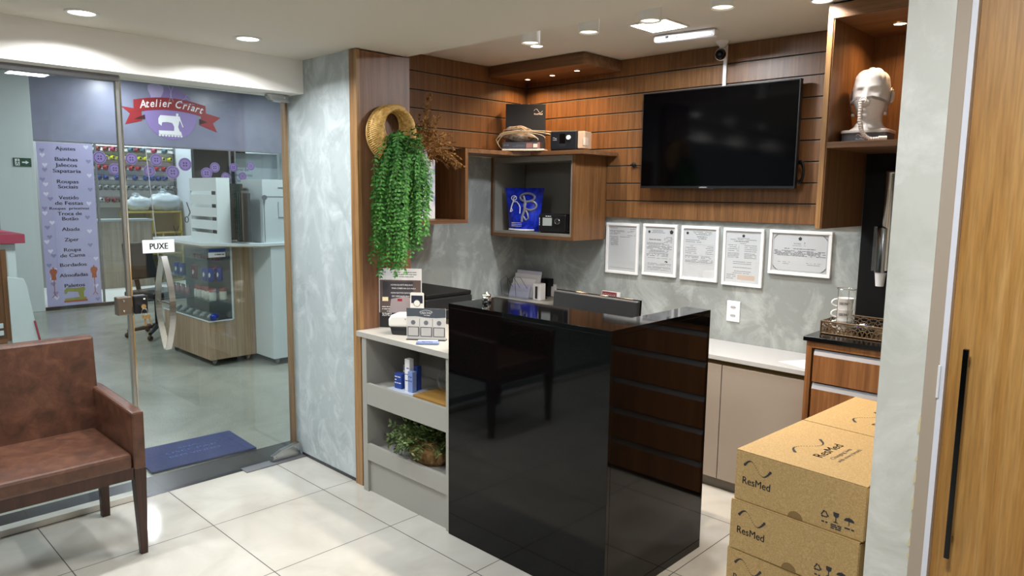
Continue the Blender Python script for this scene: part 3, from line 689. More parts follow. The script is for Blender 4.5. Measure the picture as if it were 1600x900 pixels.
def make_carton(label):
    t = thing('cardboard_box', label, 'box', (0, 0, 0))
    kw = dict(world=False)
    obj('body', MB().box(0.004, BW-.004, .004, BD, 0, BH-.003), 'card', t, bevel=.002, **kw)
    lid = MB().box(0, BW, 0.001, BD, BH-.003, BH); lid.box(0, BW, 0, .004, .001, BH-.0035)
    obj('lid', lid, 'card', t, bevel=.0012, **kw)
    obj('side_flap', MB().box(BW-.003, BW+.002, .004, BD-.01, .004, BH-.008).box(-.002, .003, .01, BD-.01, .004, BH-.04), 'card', t, bevel=.001, **kw)
    obj('tuck_tab', MB().prism([(.026*math.cos(PI*i/14), .026*math.sin(PI*i/14)) for i in range(15)], (.222, -.0002, .0005), XP, ZP, .0004), 'card_d', t, **kw)
    pr = MB(); o = Vector((0, -.0004, 0))
    logo_dots(pr, (.034, -.0004, .108), XP, ZP, .094, .042, n=21)
    text(pr, 'ResMed', (.026, -.0008, .064), XP, ZP, .026, .102, bold=.010, align='LEFT')
    obj('logo_print', pr, 'inkd', t, **kw); pr = MB()
    recycle(pr, (.318, -.0004, .052), XP, ZP, .014); words(pr, (.309, -.0006, .024), XP, ZP, 0, .02, 0, .005, 1)
    # wine glass
    pr.prism([(-.009, .018), (.009, .018), (.008, .006), (.0015, .001), (.0015, -.012), (.007, -.014), (.007, -.016), (-.007, -.016), (-.007, -.014), (-.0015, -.012), (-.0015, .001), (-.008, .006)][::-1], (.354, -.0004, .05), XP, ZP, .0005)
    for q in range(3): words(pr, (.339, -.0006, .024-.006*q), XP, ZP, 0, .034, 0, .0042, 5+q, 1)
    um = [(.016*math.cos(PI*i/10), .012*math.sin(PI*i/10)) for i in range(11)]
    pr.prism(um, (.395, -.0004, .052), XP, ZP, .0005); pr.prism([(-.001, -.014), (.001, -.014), (.001, .014), (-.001, .014)], (.395, -.0004, .052), XP, ZP, .0005)
    words(pr, (.382, -.0006, .026), XP, ZP, 0, .03, 0, .005, 9, 1)
    obj('care_symbols', pr, 'inkd', t, **kw)
    tp = MB(); a = 0
    xd = Vector((0, 1, 0)); yd = Vector((-1, 0, 0))
    logo_dots(tp, (.182, .125, BH+.0003), xd, yd, .19, .055, r0=.0062, r1=.002, n=25)
    text(tp, 'ResMed', (.238, .135, BH+.0005), xd, yd, .034, .175, bold=.010, align='LEFT')
    text(tp, 'Changing lives', (.272, .15, BH+.0005), xd, yd, .015, .15, align='LEFT'); text(tp, 'with every breath', (.298, .14, BH+.0005), xd, yd, .015, .18, align='LEFT')
    obj('top_print', tp, 'inkd', t, **kw)
    for ch in t.children:
        ch.data.transform(Matrix.Scale(KS, 4))
    return t
KS = .8155
ry = math.radians(-3.4)
bx0 = make_carton('closed cardboard carton on top of the front stack, its whole lid print in view')
LF = ['closed cardboard carton, second from the top of the front stack', 'closed cardboard carton third from the front stack top, cut by the photo edge', 'cardboard carton fourth from the top of the front stack', 'cardboard carton last but one at the base of the front stack', 'cardboard carton at the bottom of the front stack']
LB = ['cardboard carton on top of the rear stack, half hidden by the plaster pillar', 'cardboard carton, second from the top of the rear stack', 'cardboard carton, third from the top of the rear stack', 'cardboard carton, fourth from the top of the rear stack', 'cardboard carton last but one in the rear stack', 'cardboard carton at the bottom of the rear stack']
for k in range(6):
    z = .7385-k*.14766
    dx, dyy, da = ((0, 0, 0), (-.006, -.005, -.006), (-.011, -.003, .008), (-.01, -.002, 0), (-.008, 0, .004), (-.009, -.002, 0))[k]
    if k == 0: bx0.location = (-.902, 1.868, z); bx0.rotation_euler = (0, 0, ry)
    else: dup(bx0, (-.902+dx, 1.868+dyy, z), ry+da, LF[k-1], 'stacked cardboard cartons')
    dup(bx0, (-.877+dx*.3, 1.868+.409, z), ry*.98, LB[k], 'stacked cardboard cartons')
bx0['group'] = 'stacked cardboard cartons'

# =================================================================== FRAMED CERTIFICATES
def cert(x0, x1, z0, z1, label, kind):
    t = thing('framed_certificate', label, 'framed document', ((x0+x1)/2, 3.87, z0), group='white framed documents in a row')
    f = MB(); b_ = .017
    for a in ((x0, x1, z1-b_, z1), (x0, x1, z0, z0+b_), (x0, x0+b_, z0+b_, z1-b_), (x1-b_, x1, z0+b_, z1-b_)): f.box(a[0], a[1], 3.862, 3.879, a[2], a[3])
    obj('frame', f, 'frame', t, bevel=.002)
    obj('paper', MB().box(x0+b_, x1-b_, 3.870, 3.878, z0+b_, z1-b_), 'paper', t)
    obj('glazing', MB().box(x0+b_, x1-b_, 3.8665, 3.8675, z0+b_, z1-b_), 'acryl', t)
    p = MB(); q = MB(); Y = 3.8696; a, e, lo, hi = x0+b_+.012, x1-b_-.012, z0+b_+.012, z1-b_-.014
    W = e-a; H = hi-lo; o = (a, Y, lo); R = random.Random(kind)
    def ln(fy, x_0=0, x_1=1, h=.0028, seed=None, d=.85): words(p, o, XP, ZP, W*x_0, W*x_1, H*fy, h, seed if seed is not None else R.randint(0, 999), d)
    def emblem(fx, fy, r):
        q.prism(disc(16, r), (a+W*fx, Y, lo+H*fy), XP, ZP, .0004)
        for k in range(5): an = PI/2+k*2*PI/5; q.prism([(r*.9*math.cos(an-.25), r*.9*math.sin(an-.25)), (r*1.35*math.cos(an), r*1.35*math.sin(an)), (r*.9*math.cos(an+.25), r*.9*math.sin(an+.25))][::-1], (a+W*fx, Y, lo+H*fy), XP, ZP, .0004)
    if kind == 0:
        ln(.985, 0, .3); ln(.975, .8, 1); ln(.93, 0, .55); ln(.93, .75, 1); ln(.905, 0, .9); ln(.87, .05, .4); ln(.845, .0, .3); ln(.82, .7, 1); ln(.78, 0, .8)
        for i in range(9): ln(.75-.022*i, .02, .34, .0022)
        ln(.03, 0, 1, .0015, d=1)
    elif kind == 1:
        emblem(.08, .93, .008); emblem(.93, .94, .012); ln(.97, .18, .6); ln(.94, .18, .62); ln(.91, .18, .7)
        text(q, 'Alvará de Saúde', (a+W*.08, Y-.0002, lo+H*.735), XP, ZP, .010, W*.46, bold=.02, align='LEFT')
        for i in range(5): ln(.81-.03*i, .66, .98)
        for f in (.66, .63, .59, .56, .53, .49, .46, .42, .39, .36): ln(f, 0, R.uniform(.8, 1), .0034)
        q.prism([(-.012, -.003), (-.004, .006), (.006, .004), (.013, -.002), (.006, -.006), (-.002, -.001)][::-1], (a+W*.76, Y, lo+H*.24), XP, ZP, .0004)
        for f in (.31, .18, .15, .10, .07, .03): ln(f, .05, .95, .0024)
    elif kind == 2:
        emblem(.06, .95, .008); ln(.98, .25, .95); ln(.95, .3, .9); ln(.92, .35, .85); ln(.87, .4, .75, .004); ln(.83, .45, .72, .004); ln(.79, 0, .5); ln(.75, 0, .6)
        p.box(a, e, Y-.0003, Y, lo+H*.70, lo+H*.702)
        for f in (.66, .62, .58, .54, .50): ln(f, 0, .4); ln(f, .72, .98)
        p.box(a, e, Y-.0003, Y, lo+H*.46, lo+H*.462)
        for f in (.43, .40, .36, .33, .30): ln(f, 0, .98, .003)
        p.box(a, e, Y-.0003, Y, lo+H*.27, lo+H*.272)
    elif kind == 3:
        emblem(.5, .955, .008); ln(.90, .3, .7); ln(.87, .08, .92); ln(.83, .2, .8, .004); ln(.79, .4, .6)
        for f in (.75, .71, .67, .63, .58, .55, .52, .49): ln(f, 0, .38); ln(f, .55, .95)
        for f in (.40, .36, .28, .2, .16): ln(f, .2, .8)
        for f in (.12, .08, .04): ln(f, 0, .3, .003)
        q.box(a+W*.0, a+W*.001, Y-.0002, Y, lo, lo+.001)
        obj('stamp', MB().box(a+W*.36, a+W*.92, Y-.0002, Y, lo+H*.03, lo+H*.13), mat('pale_orange_stamp', 'dcc4b4', .6), t)
    else:
        emblem(.5, .93, .009); text(q, 'anvisa', (a+W*.45, Y-.0002, lo+H*.77), XP, ZP, .008, W*.14); text(q, '7', (a+W*.59, Y-.0002, lo+H*.765), XP, ZP, .012)
        ln(.72, .36, .62, .002)
        ln(.62, .2, .8, .004)
        for f in (.555, .52, .485, .45, .415): ln(f, .0, 1, .0036)
        ln(.22, .08, .34, .002); ln(.17, .1, .3, .002); ln(.22, .64, .92, .002); ln(.17, .66, .9, .002)
        for (cx, cz) in ((0, 0), (1, 0), (0, 1), (1, 1)):
            X, Z = a-.006+(W+.012)*cx, lo-.004+(H+.012)*cz; sx_, sz_ = (1, -1)[cx], (1, -1)[cz]
            p.tube([(X+sx_*.004, Y, Z+sz_*.022), (X+sx_*.012, Y, Z+sz_*.012), (X+sx_*.022, Y, Z+sz_*.004)], .0016, 5); p.tube([(X, Y, Z+sz_*.03), (X+sx_*.008, Y, Z+sz_*.008), (X+sx_*.03, Y, Z)], .0008, 5)
        p.box(a-.004, e+.004, Y-.0003, Y, lo-.005, lo-.0042); p.box(a-.004, e+.004, Y-.0003, Y, hi+.0082, hi+.009); p.box(a-.0048, a-.004, Y-.0003, Y, lo-.004, hi+.008); p.box(e+.004, e+.0048, Y-.0003, Y, lo-.004, hi+.008)
    obj('print', p, 'ink', t)
    if q.v: obj('emblem_and_heading', q, 'inkd', t)
cert(-2.862, -2.608, 1.087, 1.417, 'white-framed document with short faint text at its top only, leftmost of the row', 0)
cert(-2.574, -2.327, 1.096, 1.421, 'white-framed health permit with two emblems in its heading and a dark signature', 1)
cert(-2.298, -2.049, 1.092, 1.420, 'white-framed document with a ruled table and its lower third blank', 2)
cert(-2.020, -1.774, 1.086, 1.418, 'white-framed upright document with an orange-tinted stamp at the bottom right', 3)
cert(-1.742, -1.402, 1.175, 1.419, 'white-framed landscape certificate with ornamental corners, rightmost of the row', 4)

# wall outlets
def outlet(label, o, xd, w=.082, h=.122, cable=False):
    xd = Vector(xd); nd = xd.cross(ZP); o = Vector(o)
    t = thing('wall_outlet', label, 'wall outlet', o)
    def rect(x0, x1, z0, z1, th, base=0): return MB().prism([(x0, z0), (x1, z0), (x1, z1), (x0, z1)], o+nd*base, xd, ZP, th)
    obj('plate', rect(-w/2, w/2, 0, h, .008), 'plastic', t, bevel=.003)
    for zc in ((h*.3, h*.7) if h > .1 else (h*.5,)):
        s_ = obj('socket', MB().prism([(.02*math.cos(a), zc+.010*math.sin(a)) for a in [2*PI*i/6 for i in range(6)]], o+nd*.0081, xd, ZP, .0012), mat('socket_shadow_line', 'b9b9bd', .5), t)
        hs = MB()
        for dx in (-.0095, 0, .0095): hs.prism(disc(8, .0022, dx, zc), o+nd*.0094, xd, ZP, .0004)
        obj('pin_holes', hs, 'blackm', s_)
    return t
outlet('white double wall outlet below the framed documents', (-1.939, 3.88, .872), XP)
outlet('white wall outlet with black plug behind the printer, on the left wall', (-3.62, 2.905, .90), YP, .13, .08)
mb = MB().ball((-3.60, 2.925, .935), .016, 10, 8, (1, 1.2, .7)); mb.tube([(-3.59, 2.93, .935), (-3.58, 2.90, .965), (-3.57, 2.85, .985), (-3.55, 2.80, .98)], .003, 6)
obj('black_plug', mb, 'blackm', label='black plug with cable in the outlet behind the printer', cat='plug')
t = thing('power_adapter', 'two black power adapters plugged in above the monitor left end', 'power adapter', (-3.36, 3.86, .87))
obj('adapter', MB().box(-3.395, -3.325, 3.82, 3.878, .945, 1.0), 'blackm', t, bevel=.004); obj('adapter', MB().box(-3.42, -3.365, 3.82, 3.878, .872, .925), 'blackm', t, bevel=.006)
obj('bridge', MB().box(-3.375, -3.345, 3.83, 3.878, .872, .95), 'blackm', t, bevel=.003)
obj('cable', MB().tube([(-3.39, 3.83, .885), (-3.38, 3.81, .875), (-3.34, 3.79, .872), (-3.3, 3.78, .872)], .003, 6), 'blackm', t)
obj('wall_outlet', MB().prism([(-3.365, .872), (-3.30, .872), (-3.30, .96), (-3.365, .96)], (0, 3.8799, 0), XP, ZP, .006), 'plastic', label='white outlet plate behind the black power adapters', cat='wall outlet')

# acrylic document holder with papers in the corner
t = thing('document_holder', 'clear acrylic holder full of papers in the corner of the side counter', 'document holder', (-3.47, 3.68, .869))
def tilt_sheet(name, mt, x0, x1, z0, z1, y, parent, lean=.03, th=.0012):
    mb = MB().hexa([(x0, y, z0), (x1, y, z0), (x1, y+th, z0), (x0, y+th, z0)], [(x0, y+lean, z1), (x1, y+lean, z1), (x1, y+lean+th, z1), (x0, y+lean+th, z1)]); return obj(name, mb, mt, parent)
for k, (xa, xb, za, zb, yy) in enumerate(((-3.60, -3.36, .873, 1.05, 3.76), (-3.59, -3.34, .873, 1.03, 3.73), (-3.58, -3.36, .873, 1.0, 3.70), (-3.57, -3.38, .873, .96, 3.67))):
    tilt_sheet('paper', mat('holder_paper', ('d2d2e6', 'd8d8dc', 'e2e2e8', 'c9c9ea')[k], .6), xa, xb, za, zb, yy, t)
for yy, zb in ((3.775, 1.02), (3.655, .95), (3.60, .92)): tilt_sheet('acrylic_wall', 'acryl', -3.61, -3.34, .871, zb, yy, t, .02, .003)
obj('acrylic_base', MB().box(-3.61, -3.34, 3.6, 3.80, .869, .873), 'acryl', t); obj('acrylic_side', MB().box(-3.613, -3.61, 3.6, 3.80, .873, 1.02), 'acryl', t)
mb = MB()
for k in range(3): mb.tube([(-3.60+.07*k, 3.63, .88), (-3.585+.07*k, 3.60, .98+.02*k), (-3.55+.07*k, 3.62, 1.02), (-3.52+.07*k, 3.66, .94)], .0015, 5)
obj('charging_cable', mb, 'blackm', t, label='thin dark cable draped over the holder')
t = thing('white_router', 'slim upright white device with a dark front strip beside the paper holder', 'router', (-3.29, 3.70, .8685))
obj('casing', MB().box(-3.325, -3.262, 3.66, 3.72, .8685, .985), 'plastic', t, bevel=.003); obj('front_strip', MB().box(-3.303, -3.283, 3.657, 3.6605, .88, .965), 'dkgrey', t)
obj('paper_sheet', MB().prism([(-3.60, 3.02), (-3.38, 3.10), (-3.44, 3.40), (-3.61, 3.36)], (0, 0, .8682), XP, YP, .0012), 'paper', label='loose white paper lying on the side counter beyond the printer', cat='paper')
t = thing('law_booklet', 'small red and white printed booklet standing against the wall behind the monitor', 'book', (-2.79, 3.84, .753))
obj('cover', MB().box(-2.862, -2.722, 3.835, 3.85, .753, .965), mat('booklet_cover', 'd9d6d6', .5), t)
obj('title_block', MB().box(-2.858, -2.742, 3.8338, 3.8349, .925, .962), mat('booklet_red', '7e2a30', .5), t)
obj('lettering', text(MB(), 'CÓDIGO DE', (-2.80, 3.8334, .934), XP, ZP, .017, .10, bold=.03), 'inkw', t)
t = thing('black_gadget', 'black and orange rugged device at the right end of the grey worktop', 'device', (-1.325, 3.70, .752))
obj('body', MB().prism([(-1.375, 3.60), (-1.297, 3.60), (-1.297, 3.80), (-1.335, 3.80)], (0, 0, .7555), XP, YP, .03), 'blackm', t, bevel=.006)
obj('orange_edge', MB().prism([(-1.345, 3.66), (-1.297, 3.66), (-1.297, 3.82), (-1.325, 3.82)], (0, 0, .786), XP, YP, .012), 'orange', t, bevel=.003)
obj('paper_sheet', MB().prism([(-1.53, 3.585), (-1.30, 3.50), (-1.296, 3.80), (-1.36, 3.86)], (0, 0, .7522), XP, YP, .0012), 'paper', label='white paper lying at the right end of the grey worktop', cat='paper')

# =================================================================== THINGS ON THE LOW SHELF UNIT
# printer
t = thing('printer', 'black printer on the side counter behind the white breathing device', 'printer', (-3.33, 2.72, .868))
obj('body', MB().box(-3.56, -3.10, 2.52, 2.88, .875, 1.005), 'blackp', t, bevel=.01); obj('scanner_lid', MB().box(-3.555, -3.105, 2.525, 2.875, 1.006, 1.03), 'blackm', t, bevel=.006)
obj('feet', MB().box(-3.54, -3.5, 2.54, 2.86, .868, .876).box(-3.24, -3.215, 2.54, 2.86, .868, .876), 'blackm', t)
obj('front_slot', MB().box(-3.101, -3.098, 2.56, 2.84, .93, .934), 'alu_m', t)
# oriented helper: facing the camera
def facing(name, label, cat, x, y, z, deg, **k):
    return thing(name, label, cat, (x, y, z), math.radians(deg), **k)
p_ = facing('poster_stand', 'upright printed poster of a bedroom advertising a small device, below the hanging vine', 'poster', -3.085, 2.335, .87, 40)
W, H = .232, .325
obj('sheet', MB().box(-W/2, W/2, 0, .004, 0, H), 'paper', p_, world=False)
ph = MB().box(-W/2+.004, W/2-.004, -.001, 0, .004, H-.062)
obj('photo_print', ph, mat('poster_room_brown', '5a4c48', .6), p_, world=False)
a1 = MB().box(-.095, .07, -.0018, -.001, .155, .255); obj('headboard_print', a1, mat('poster_headboard', '37343a', .6), p_, world=False)
a2 = MB().box(-.115, .114, -.0018, -.001, .004, .085); obj('floor_print', a2, mat('poster_dark', '1b191c', .6), p_, world=False)
a3 = MB().prism([(-.06, .085), (.1, .085), (.1, .15), (.03, .175), (-.05, .16)], (0, -.0018, 0), XP, ZP, .0006); obj('bed_print', a3, 'photo_bed', p_, world=False)
a4 = MB().box(-.015, .01, -.0026, -.0022, .148, .162); obj('pillow_print', a4, 'red', p_, world=False)
a5 = MB().box(-.098, -.066, -.0022, -.0016, .148, .170).box(.078, .098, -.0022, -.0016, .15, .168); obj('lamp_print', a5, mat('poster_lamp', 'f2e2b8', .6), p_, world=False)
tx = MB()
for k, s in enumerate(('AGORA ELE ESTÁ PEQUENO', 'PARA CABER NA SUA MALA', 'AGORA ELE É MAIS SILENCIOSO', 'DE VERDADE PRA VOCÊ')):
    text(tx, s, (-.052+.006*(k % 2), -.0022, .233-.0185*k-(.006 if k > 1 else 0)), XP, ZP, .0078, .12+.01*(k % 2), align='LEFT')
for k in range(4): words(tx, (-.1, -.0022, .115-.012*k), XP, ZP, 0, .055, 0, .004, k)
text(tx, 'AirMini', (-.10, -.0022, .066), XP, ZP, .012, .05, align='LEFT', bold=.02)
obj('white_lettering', tx, 'inkw', p_, world=False)
tx = MB()
for k in range(3): words(tx, (-.10, -.0005, H-.022-.012*k), XP, ZP, .06 if k else 0, .19, 0, .004, 20+k)
obj('heading_lettering', tx, 'ink', p_, world=False)
# white travel cpap
t = facing('breathing_device', 'small white breathing device with dark base in front of the bedroom poster', 'medical device', -2.945, 2.262, .87, 30)
obj('base', MB().prism([(-.06, 0), (.06, 0), (.072, .045), (-.072, .045)], (0, .045, 0), XP, ZP, .09), 'dkgrey', t, world=False, bevel=.006)
obj('shell', MB().prism([(-.078, .04), (.078, .046), (.074, .098), (.02, .11), (-.062, .105), (-.078, .08)], (0, .05, 0), XP, ZP, .10), 'cream', t, world=False, bevel=.012)
lg = MB(); words(lg, (-.01, -.051, .084), XP, ZP, 0, .035, 0, .004, 2); obj('print', lg, 'ink', t, world=False)
# phone mock up card
t = facing('phone_display_card', 'white cut-out of a phone standing behind the three-panel card', 'display card', -2.885, 2.29, .87, 35)
obj('card', MB().prism([(-.036, 0), (.036, 0), (.036, .215), (.031, .22), (-.031, .22), (-.036, .215)], (0, .002, 0), XP, ZP, .004), 'cream', t, world=False)
obj('screen_print', MB().box(-.03, .03, -.0026, -.002, .165, .205), mat('phone_screen', '2b3040', .4), t, world=False)
dd = MB().prism(disc(24, .018, 0, .165), (0, -.0028, 0), XP, ZP, .0005); obj('dial_print', dd, 'ink', t, world=False)
dd = MB().prism(disc(24, .0155, 0, .165), (0, -.0034, 0), XP, ZP, .0005); dd.prism(disc(10, .003, 0, .213), (0, -.0028, 0), XP, ZP, .0005); obj('dial_face_print', dd, 'cream', t, world=False)
# three panel info card (codes left out)
t = facing('info_card', 'white tabletop card with a dark header and three panels on the shelf unit top', 'display card', -2.745, 2.235, .87, 36)
obj('board', MB().box(-.1, .1, 0, .004, 0, .16), mat('card_board', 'd8d6d2', .5), t, world=False)
obj('header', MB().prism([(-.1, .118), (-.05, .12), (0, .114), (.05, .113), (.1, .117), (.1, .1605), (-.1, .1605)], (0, -.0002, 0), XP, ZP, .0008), mat('header_slate', '4d545c', .5), t, world=False)
tx = MB(); text(tx, 'USECPAP', (0, -.0013, .131), XP, ZP, .012, .058, bold=.03)
tx.tube([(.034*math.cos(a), -.0013, .137+.014*math.sin(a)) for a in [PI*.05+PI*.9*i/14 for i in range(15)]], .0007, 4); words(tx, (-.02, -.0013, .1235), XP, ZP, 0, .04, 0, .003, 8)
obj('header_lettering', tx, 'inkw', t, world=False)
fr_ = MB(); ic = MB()
for k in (-1, 0, 1):
    cx = k*.066
    fr_.box(cx-.029, cx+.029, -.0012, 0, .018, .066)
    if k < 1: fr_.box(cx+.0325, cx+.0335, -.0012, 0, .02, .108)
    ic.prism([(.012*math.cos(a), .012*math.sin(a)) for a in [2*PI*i/(8) for i in range(8)]], (cx, -.0012, .088), XP, ZP, .0005)
obj('panel_frames', fr_, 'dkgrey', t, world=False)
pn = MB()
for k in (-1, 0, 1): pn.box(k*.066-.0255, k*.066+.0255, -.0018, -.0012, .021, .063)
obj('panel_faces', pn, mat('panel_grey', 'c2c1bf', .6), t, world=False); obj('icons', ic, 'ink', t, world=False)
obj('stand', MB().box(-.1, .1, -.012, .03, -.0, .004), 'blackp', t, world=False)
# acrylic name plate bluish
t = facing('card_tray', 'small bluish transparent card holder lying before the three-panel card', 'card holder', -2.665, 2.18, .87, 42)
obj('tray', MB().box(-.055, .055, -.02, .02, 0, .012), mat('blue_acrylic', '7d8db4', .15), t, world=False, bevel=.003)
obj('cards', MB().box(-.048, .048, -.012, .014, .0122, .018), mat('pale_blue_cards', 'c2cfee', .5), t, world=False)
tx = text(MB(), 'ResMed', (0, -.0125, .0125), XP, ZP, .005, .05); obj('lettering', tx, 'blue', t, world=False)

# upper shelf decoration: toy city of blue and white boxes
t = facing('acrylic_display', 'clear acrylic tray with blue and white upright product samples on the upper shelf', 'product display', -2.86, 2.205, .5855, 6)
obj('tray', MB().prism([(-.11, -.05), (.11, -.05), (.10, .06), (-.10, .06)], (0, 0, .0), XP, YP, .012), mat('ice_acrylic', 'b8c0cc', .1), t, world=False, bevel=.002)
for x, y, w_, h_, mt, nm in ((-.055, 0, .062, .105, 'blue', 'blue_box'), (.008, .005, .042, .215, 'frame', 'white_column'), (.045, -.01, .04, .14, 'bluel', 'pale_blue_box'), (-.035, .03, .03, .16, 'plinth', 'grey_box'), (.038, .035, .03, .165, 'blue', 'blue_column')):
    h_ *= .76; w_ *= .85
    o = obj(nm, MB().box(x-w_/2, x+w_/2, y-.015, y+.015, .0122, .0122+h_), mt, t, world=False, bevel=.002)
    pr = MB(); 
    for q in range(3): words(pr, (x-w_/2+.004, y-.0156, .02+h_*(.25+.2*q)), XP, ZP, 0, w_-.008, 0, .005, q+int(h_*1000))
    obj('print', pr, 'inkw' if mt in ('blue', 'plinth') else 'blue', o, world=False)
t = thing('breathing_mask', 'clear breathing mask lying on a wooden stand at the right of the upper shelf', 'mask', (-2.62, 2.25, .605))
obj('cushion', MB().tube([(-2.63+.0, 2.25+.035*math.cos(a), .68+.05*math.sin(a)) for a in [2*PI*i/20 for i in range(20)]], .008, 8, closed=True), 'acryl', t)
obj('shell', MB().ball((-2.625, 2.25, .68), .045, 16, 10, (.5, .8, 1.1)), 'acryl', t); obj('headgear_loop', MB().tube([(-2.62, 2.29, .65), (-2.58, 2.31, .63), (-2.54, 2.27, .615), (-2.56, 2.22, .612)], .005, 6), 'frame', t)
obj('wooden_stand', MB().box(-2.76, -2.50, 2.16, 2.33, .5855, .604), mat('yellow_wood', '9a7438', .5), label='flat yellowish wooden board under the clear mask on the upper shelf', cat='board', bevel=.002)

# foliage builders
def sprig(mb, p, d, ln, n, lw, ll, R, droop=.0, stem_r=.0015, up=ZP, smb=None):
    p = Vector(p); d = Vector(d).normalized(); pts = [p.copy()]; st = ln/n
    for i in range(n):
        d = (d+Vector((R.uniform(-.12, .12), R.uniform(-.12, .12), -droop+R.uniform(-.08, .08)))).normalized(); p = p+d*st; pts.append(p.copy())
        sd = d.cross(up); sd = sd.normalized() if sd.length > .05 else d.orthogonal().normalized()
        a = R.uniform(0, 2*PI) if R.random() < .3 else R.uniform(-.5, .5)
        sd = Matrix.Rotation(a, 3, d) @ sd; nn = sd.cross(d)
        for s in (1, -1):
            ld = (sd*s+d*R.uniform(.4, .9)+Vector((0, 0, R.uniform(-.15, .15)))).normalized()
            mb.leaf(p, ld, nn+Vector((R.uniform(-.4, .4),)*3), ll*R.uniform(.7, 1.15), lw*R.uniform(.8, 1.15))
    (smb if smb is not None else mb).tube(pts, stem_r, 4, cap=False)
# potted herb on the lower shelf
t = thing('potted_herb', 'bushy green herb in a round bark basket on the lower shelf of the grey unit', 'potted plant', (-2.76, 2.26, .235))
b = MB().lathe([(0, 0), (.085, .0), (.105, .03), (.11, .08), (.10, .125), (.085, .13), (.08, .10), (0, .09)], (-2.755, 2.265, .235), 24, 1.2, .85)
obj('basket', b, 'bark', t)
R = random.Random(5); fm = MB(); sm = MB()
for i in range(250):
    a = R.uniform(0, 2*PI); e = R.uniform(.05, 1.45); dr = Vector((math.cos(a)*math.cos(e)*1.5, math.sin(a)*math.cos(e)*.75, math.sin(e)))
    o_ = Vector((-2.765, 2.265, .335))+Vector((math.cos(a)*.07, math.sin(a)*.04, 0))
    sprig(fm, o_, dr, R.uniform(.08, .17), 8, .014, .030, R, .07, .0012, smb=sm)
for i in range(14):
    o_ = Vector((-2.85, 2.20, .34)); sprig(fm, o_+Vector((R.uniform(-.03, .05), R.uniform(-.03, .03), 0)), (R.uniform(-1, -.2), R.uniform(-.5, .1), .1), R.uniform(.08, .15), 8, .006, .012, R, .35, .001, smb=sm)
obj('foliage', fm, 'leaf_d', t); obj('stems', sm, 'stem', t)

# =================================================================== BASKET WALL HANGER + HANGING VINE
t = thing('woven_wall_basket', 'oval woven rattan wall basket with a round opening, on the walnut column panel', 'basket', (-3.15, 2.345, 1.76))
def ringpt(a, k, dx=0):
    # outer ellipse k=1, inner opening k=0 (shifted up and to the left)
    oy, oz, ry_, rz_ = 2.345, 1.905, .150, .145
    iy, iz, rr, r2 = 2.350, 1.952, .057, .070
    y = (iy+rr*math.cos(a))*(1-k)+(oy+ry_*math.cos(a))*k; z = (iz+r2*math.sin(a))*(1-k)+(oz+rz_*math.sin(a))*k
    return Vector((-3.170+dx+.055*math.sin(PI*k)**1.0*(1 if k < 1 else 0), y, z))
for j in range(9):
    k = j/8
    mb = MB(); n = 110
    mb.tube([ringpt(2*PI*i/n, k, .004*math.sin(i*PI+j*PI)) for i in range(n)], .0095 if 0 < j < 8 else .008, 6, closed=True)
    if j == 0: rm = mb
    else: 
        o_ = len(rm.v); rm.v += mb.v; rm.f += [[q+o_ for q in f] for f in mb.f]; rm.sm += mb.sm; rm.mi += mb.mi
obj('woven_body', rm, 'rattan', t)
wv = MB()
for i in range(84):
    a = 2*PI*i/84; wv.tube([ringpt(a+.05*(k-3)*.3, k/6)+Vector((.009, 0, 0)) for k in range(7)], [.003, .0062, .0066, .0066, .0066, .0062, .004], 5, cap=False)
obj('spokes', wv, 'rattan', t)
hd = MB().tube([ringpt(PI/2+.42*(i/10-.5)*2, .72, .004) for i in range(11)], .0165, 10); obj('handle_wrap', hd, mat('rattan_wrap', 'b8914c', .5), t)
t = thing('hanging_vine', 'long cascade of green artificial vine hanging from the rattan basket', 'hanging plant', (-3.08, 2.33, 1.25))
R = random.Random(3); fm = MB(); sm = MB()
for i in range(84):
    f = R.random(); y0 = 2.28+.20*f; x0 = -3.125+R.uniform(0, .07)
    ztop = 1.93-.12*f+R.uniform(-.06, .03)
    y1 = 2.165+.33*f+R.uniform(-.03, .03)
    # bottom profile
    zb = {0: 1.20, 1: 1.16, 2: 1.17, 3: 1.24, 4: 1.30, 5: 1.36}[min(5, int(f*6))]+abs(R.gauss(0, .11))
    if R.random() < .25: zb += R.uniform(0, .3)
    L_v = ztop-zb; n = int(L_v/.0195); p = Vector((x0, y0, ztop)); pts = [p.copy()]
    bulge = R.uniform(.0, .07)
    for k in range(n):
        s = (k+1)/n
        q = Vector((x0+bulge*math.sin(min(1, s*1.8)*PI/2)-.02*s+R.uniform(-.003, .003), y0+(y1-y0)*min(1, s*2.2)+R.uniform(-.004, .004), ztop-L_v*s))
        pts.append(q); d = (pts[-1]-pts[-2]).normalized(); th = R.uniform(-1, 1)*.9
        sd = Vector((math.sin(th)*.8, math.cos(th), 0)).normalized()
        for sg in (1, -1):
            ld = (sd*sg*1.0+Vector((.35, 0, -.75))+Vector((R.uniform(-.3, .3), R.uniform(-.3, .3), R.uniform(-.3, .35)))).normalized()
            fm.leaf(q, ld, Vector((1, R.uniform(-.5, .5), R.uniform(-.2, .6))), R.uniform(.021, .033), R.uniform(.011, .016))
    sm.tube(pts[::3]+[pts[-1]], .0013, 4, cap=False)
for i in range(22):   # short sprigs over the top
    sprig(fm, (-3.10+R.uniform(-.02, .03), R.uniform(2.30, 2.46), R.uniform(1.84, 1.92)), (R.uniform(.0, 1), R.uniform(-.7, 1), R.uniform(-.3, .7)), R.uniform(.06, .11), 6, .013, .027, R, .2, smb=sm)
obj('foliage', fm, 'leaf', t); obj('stems', sm, 'stem', t)
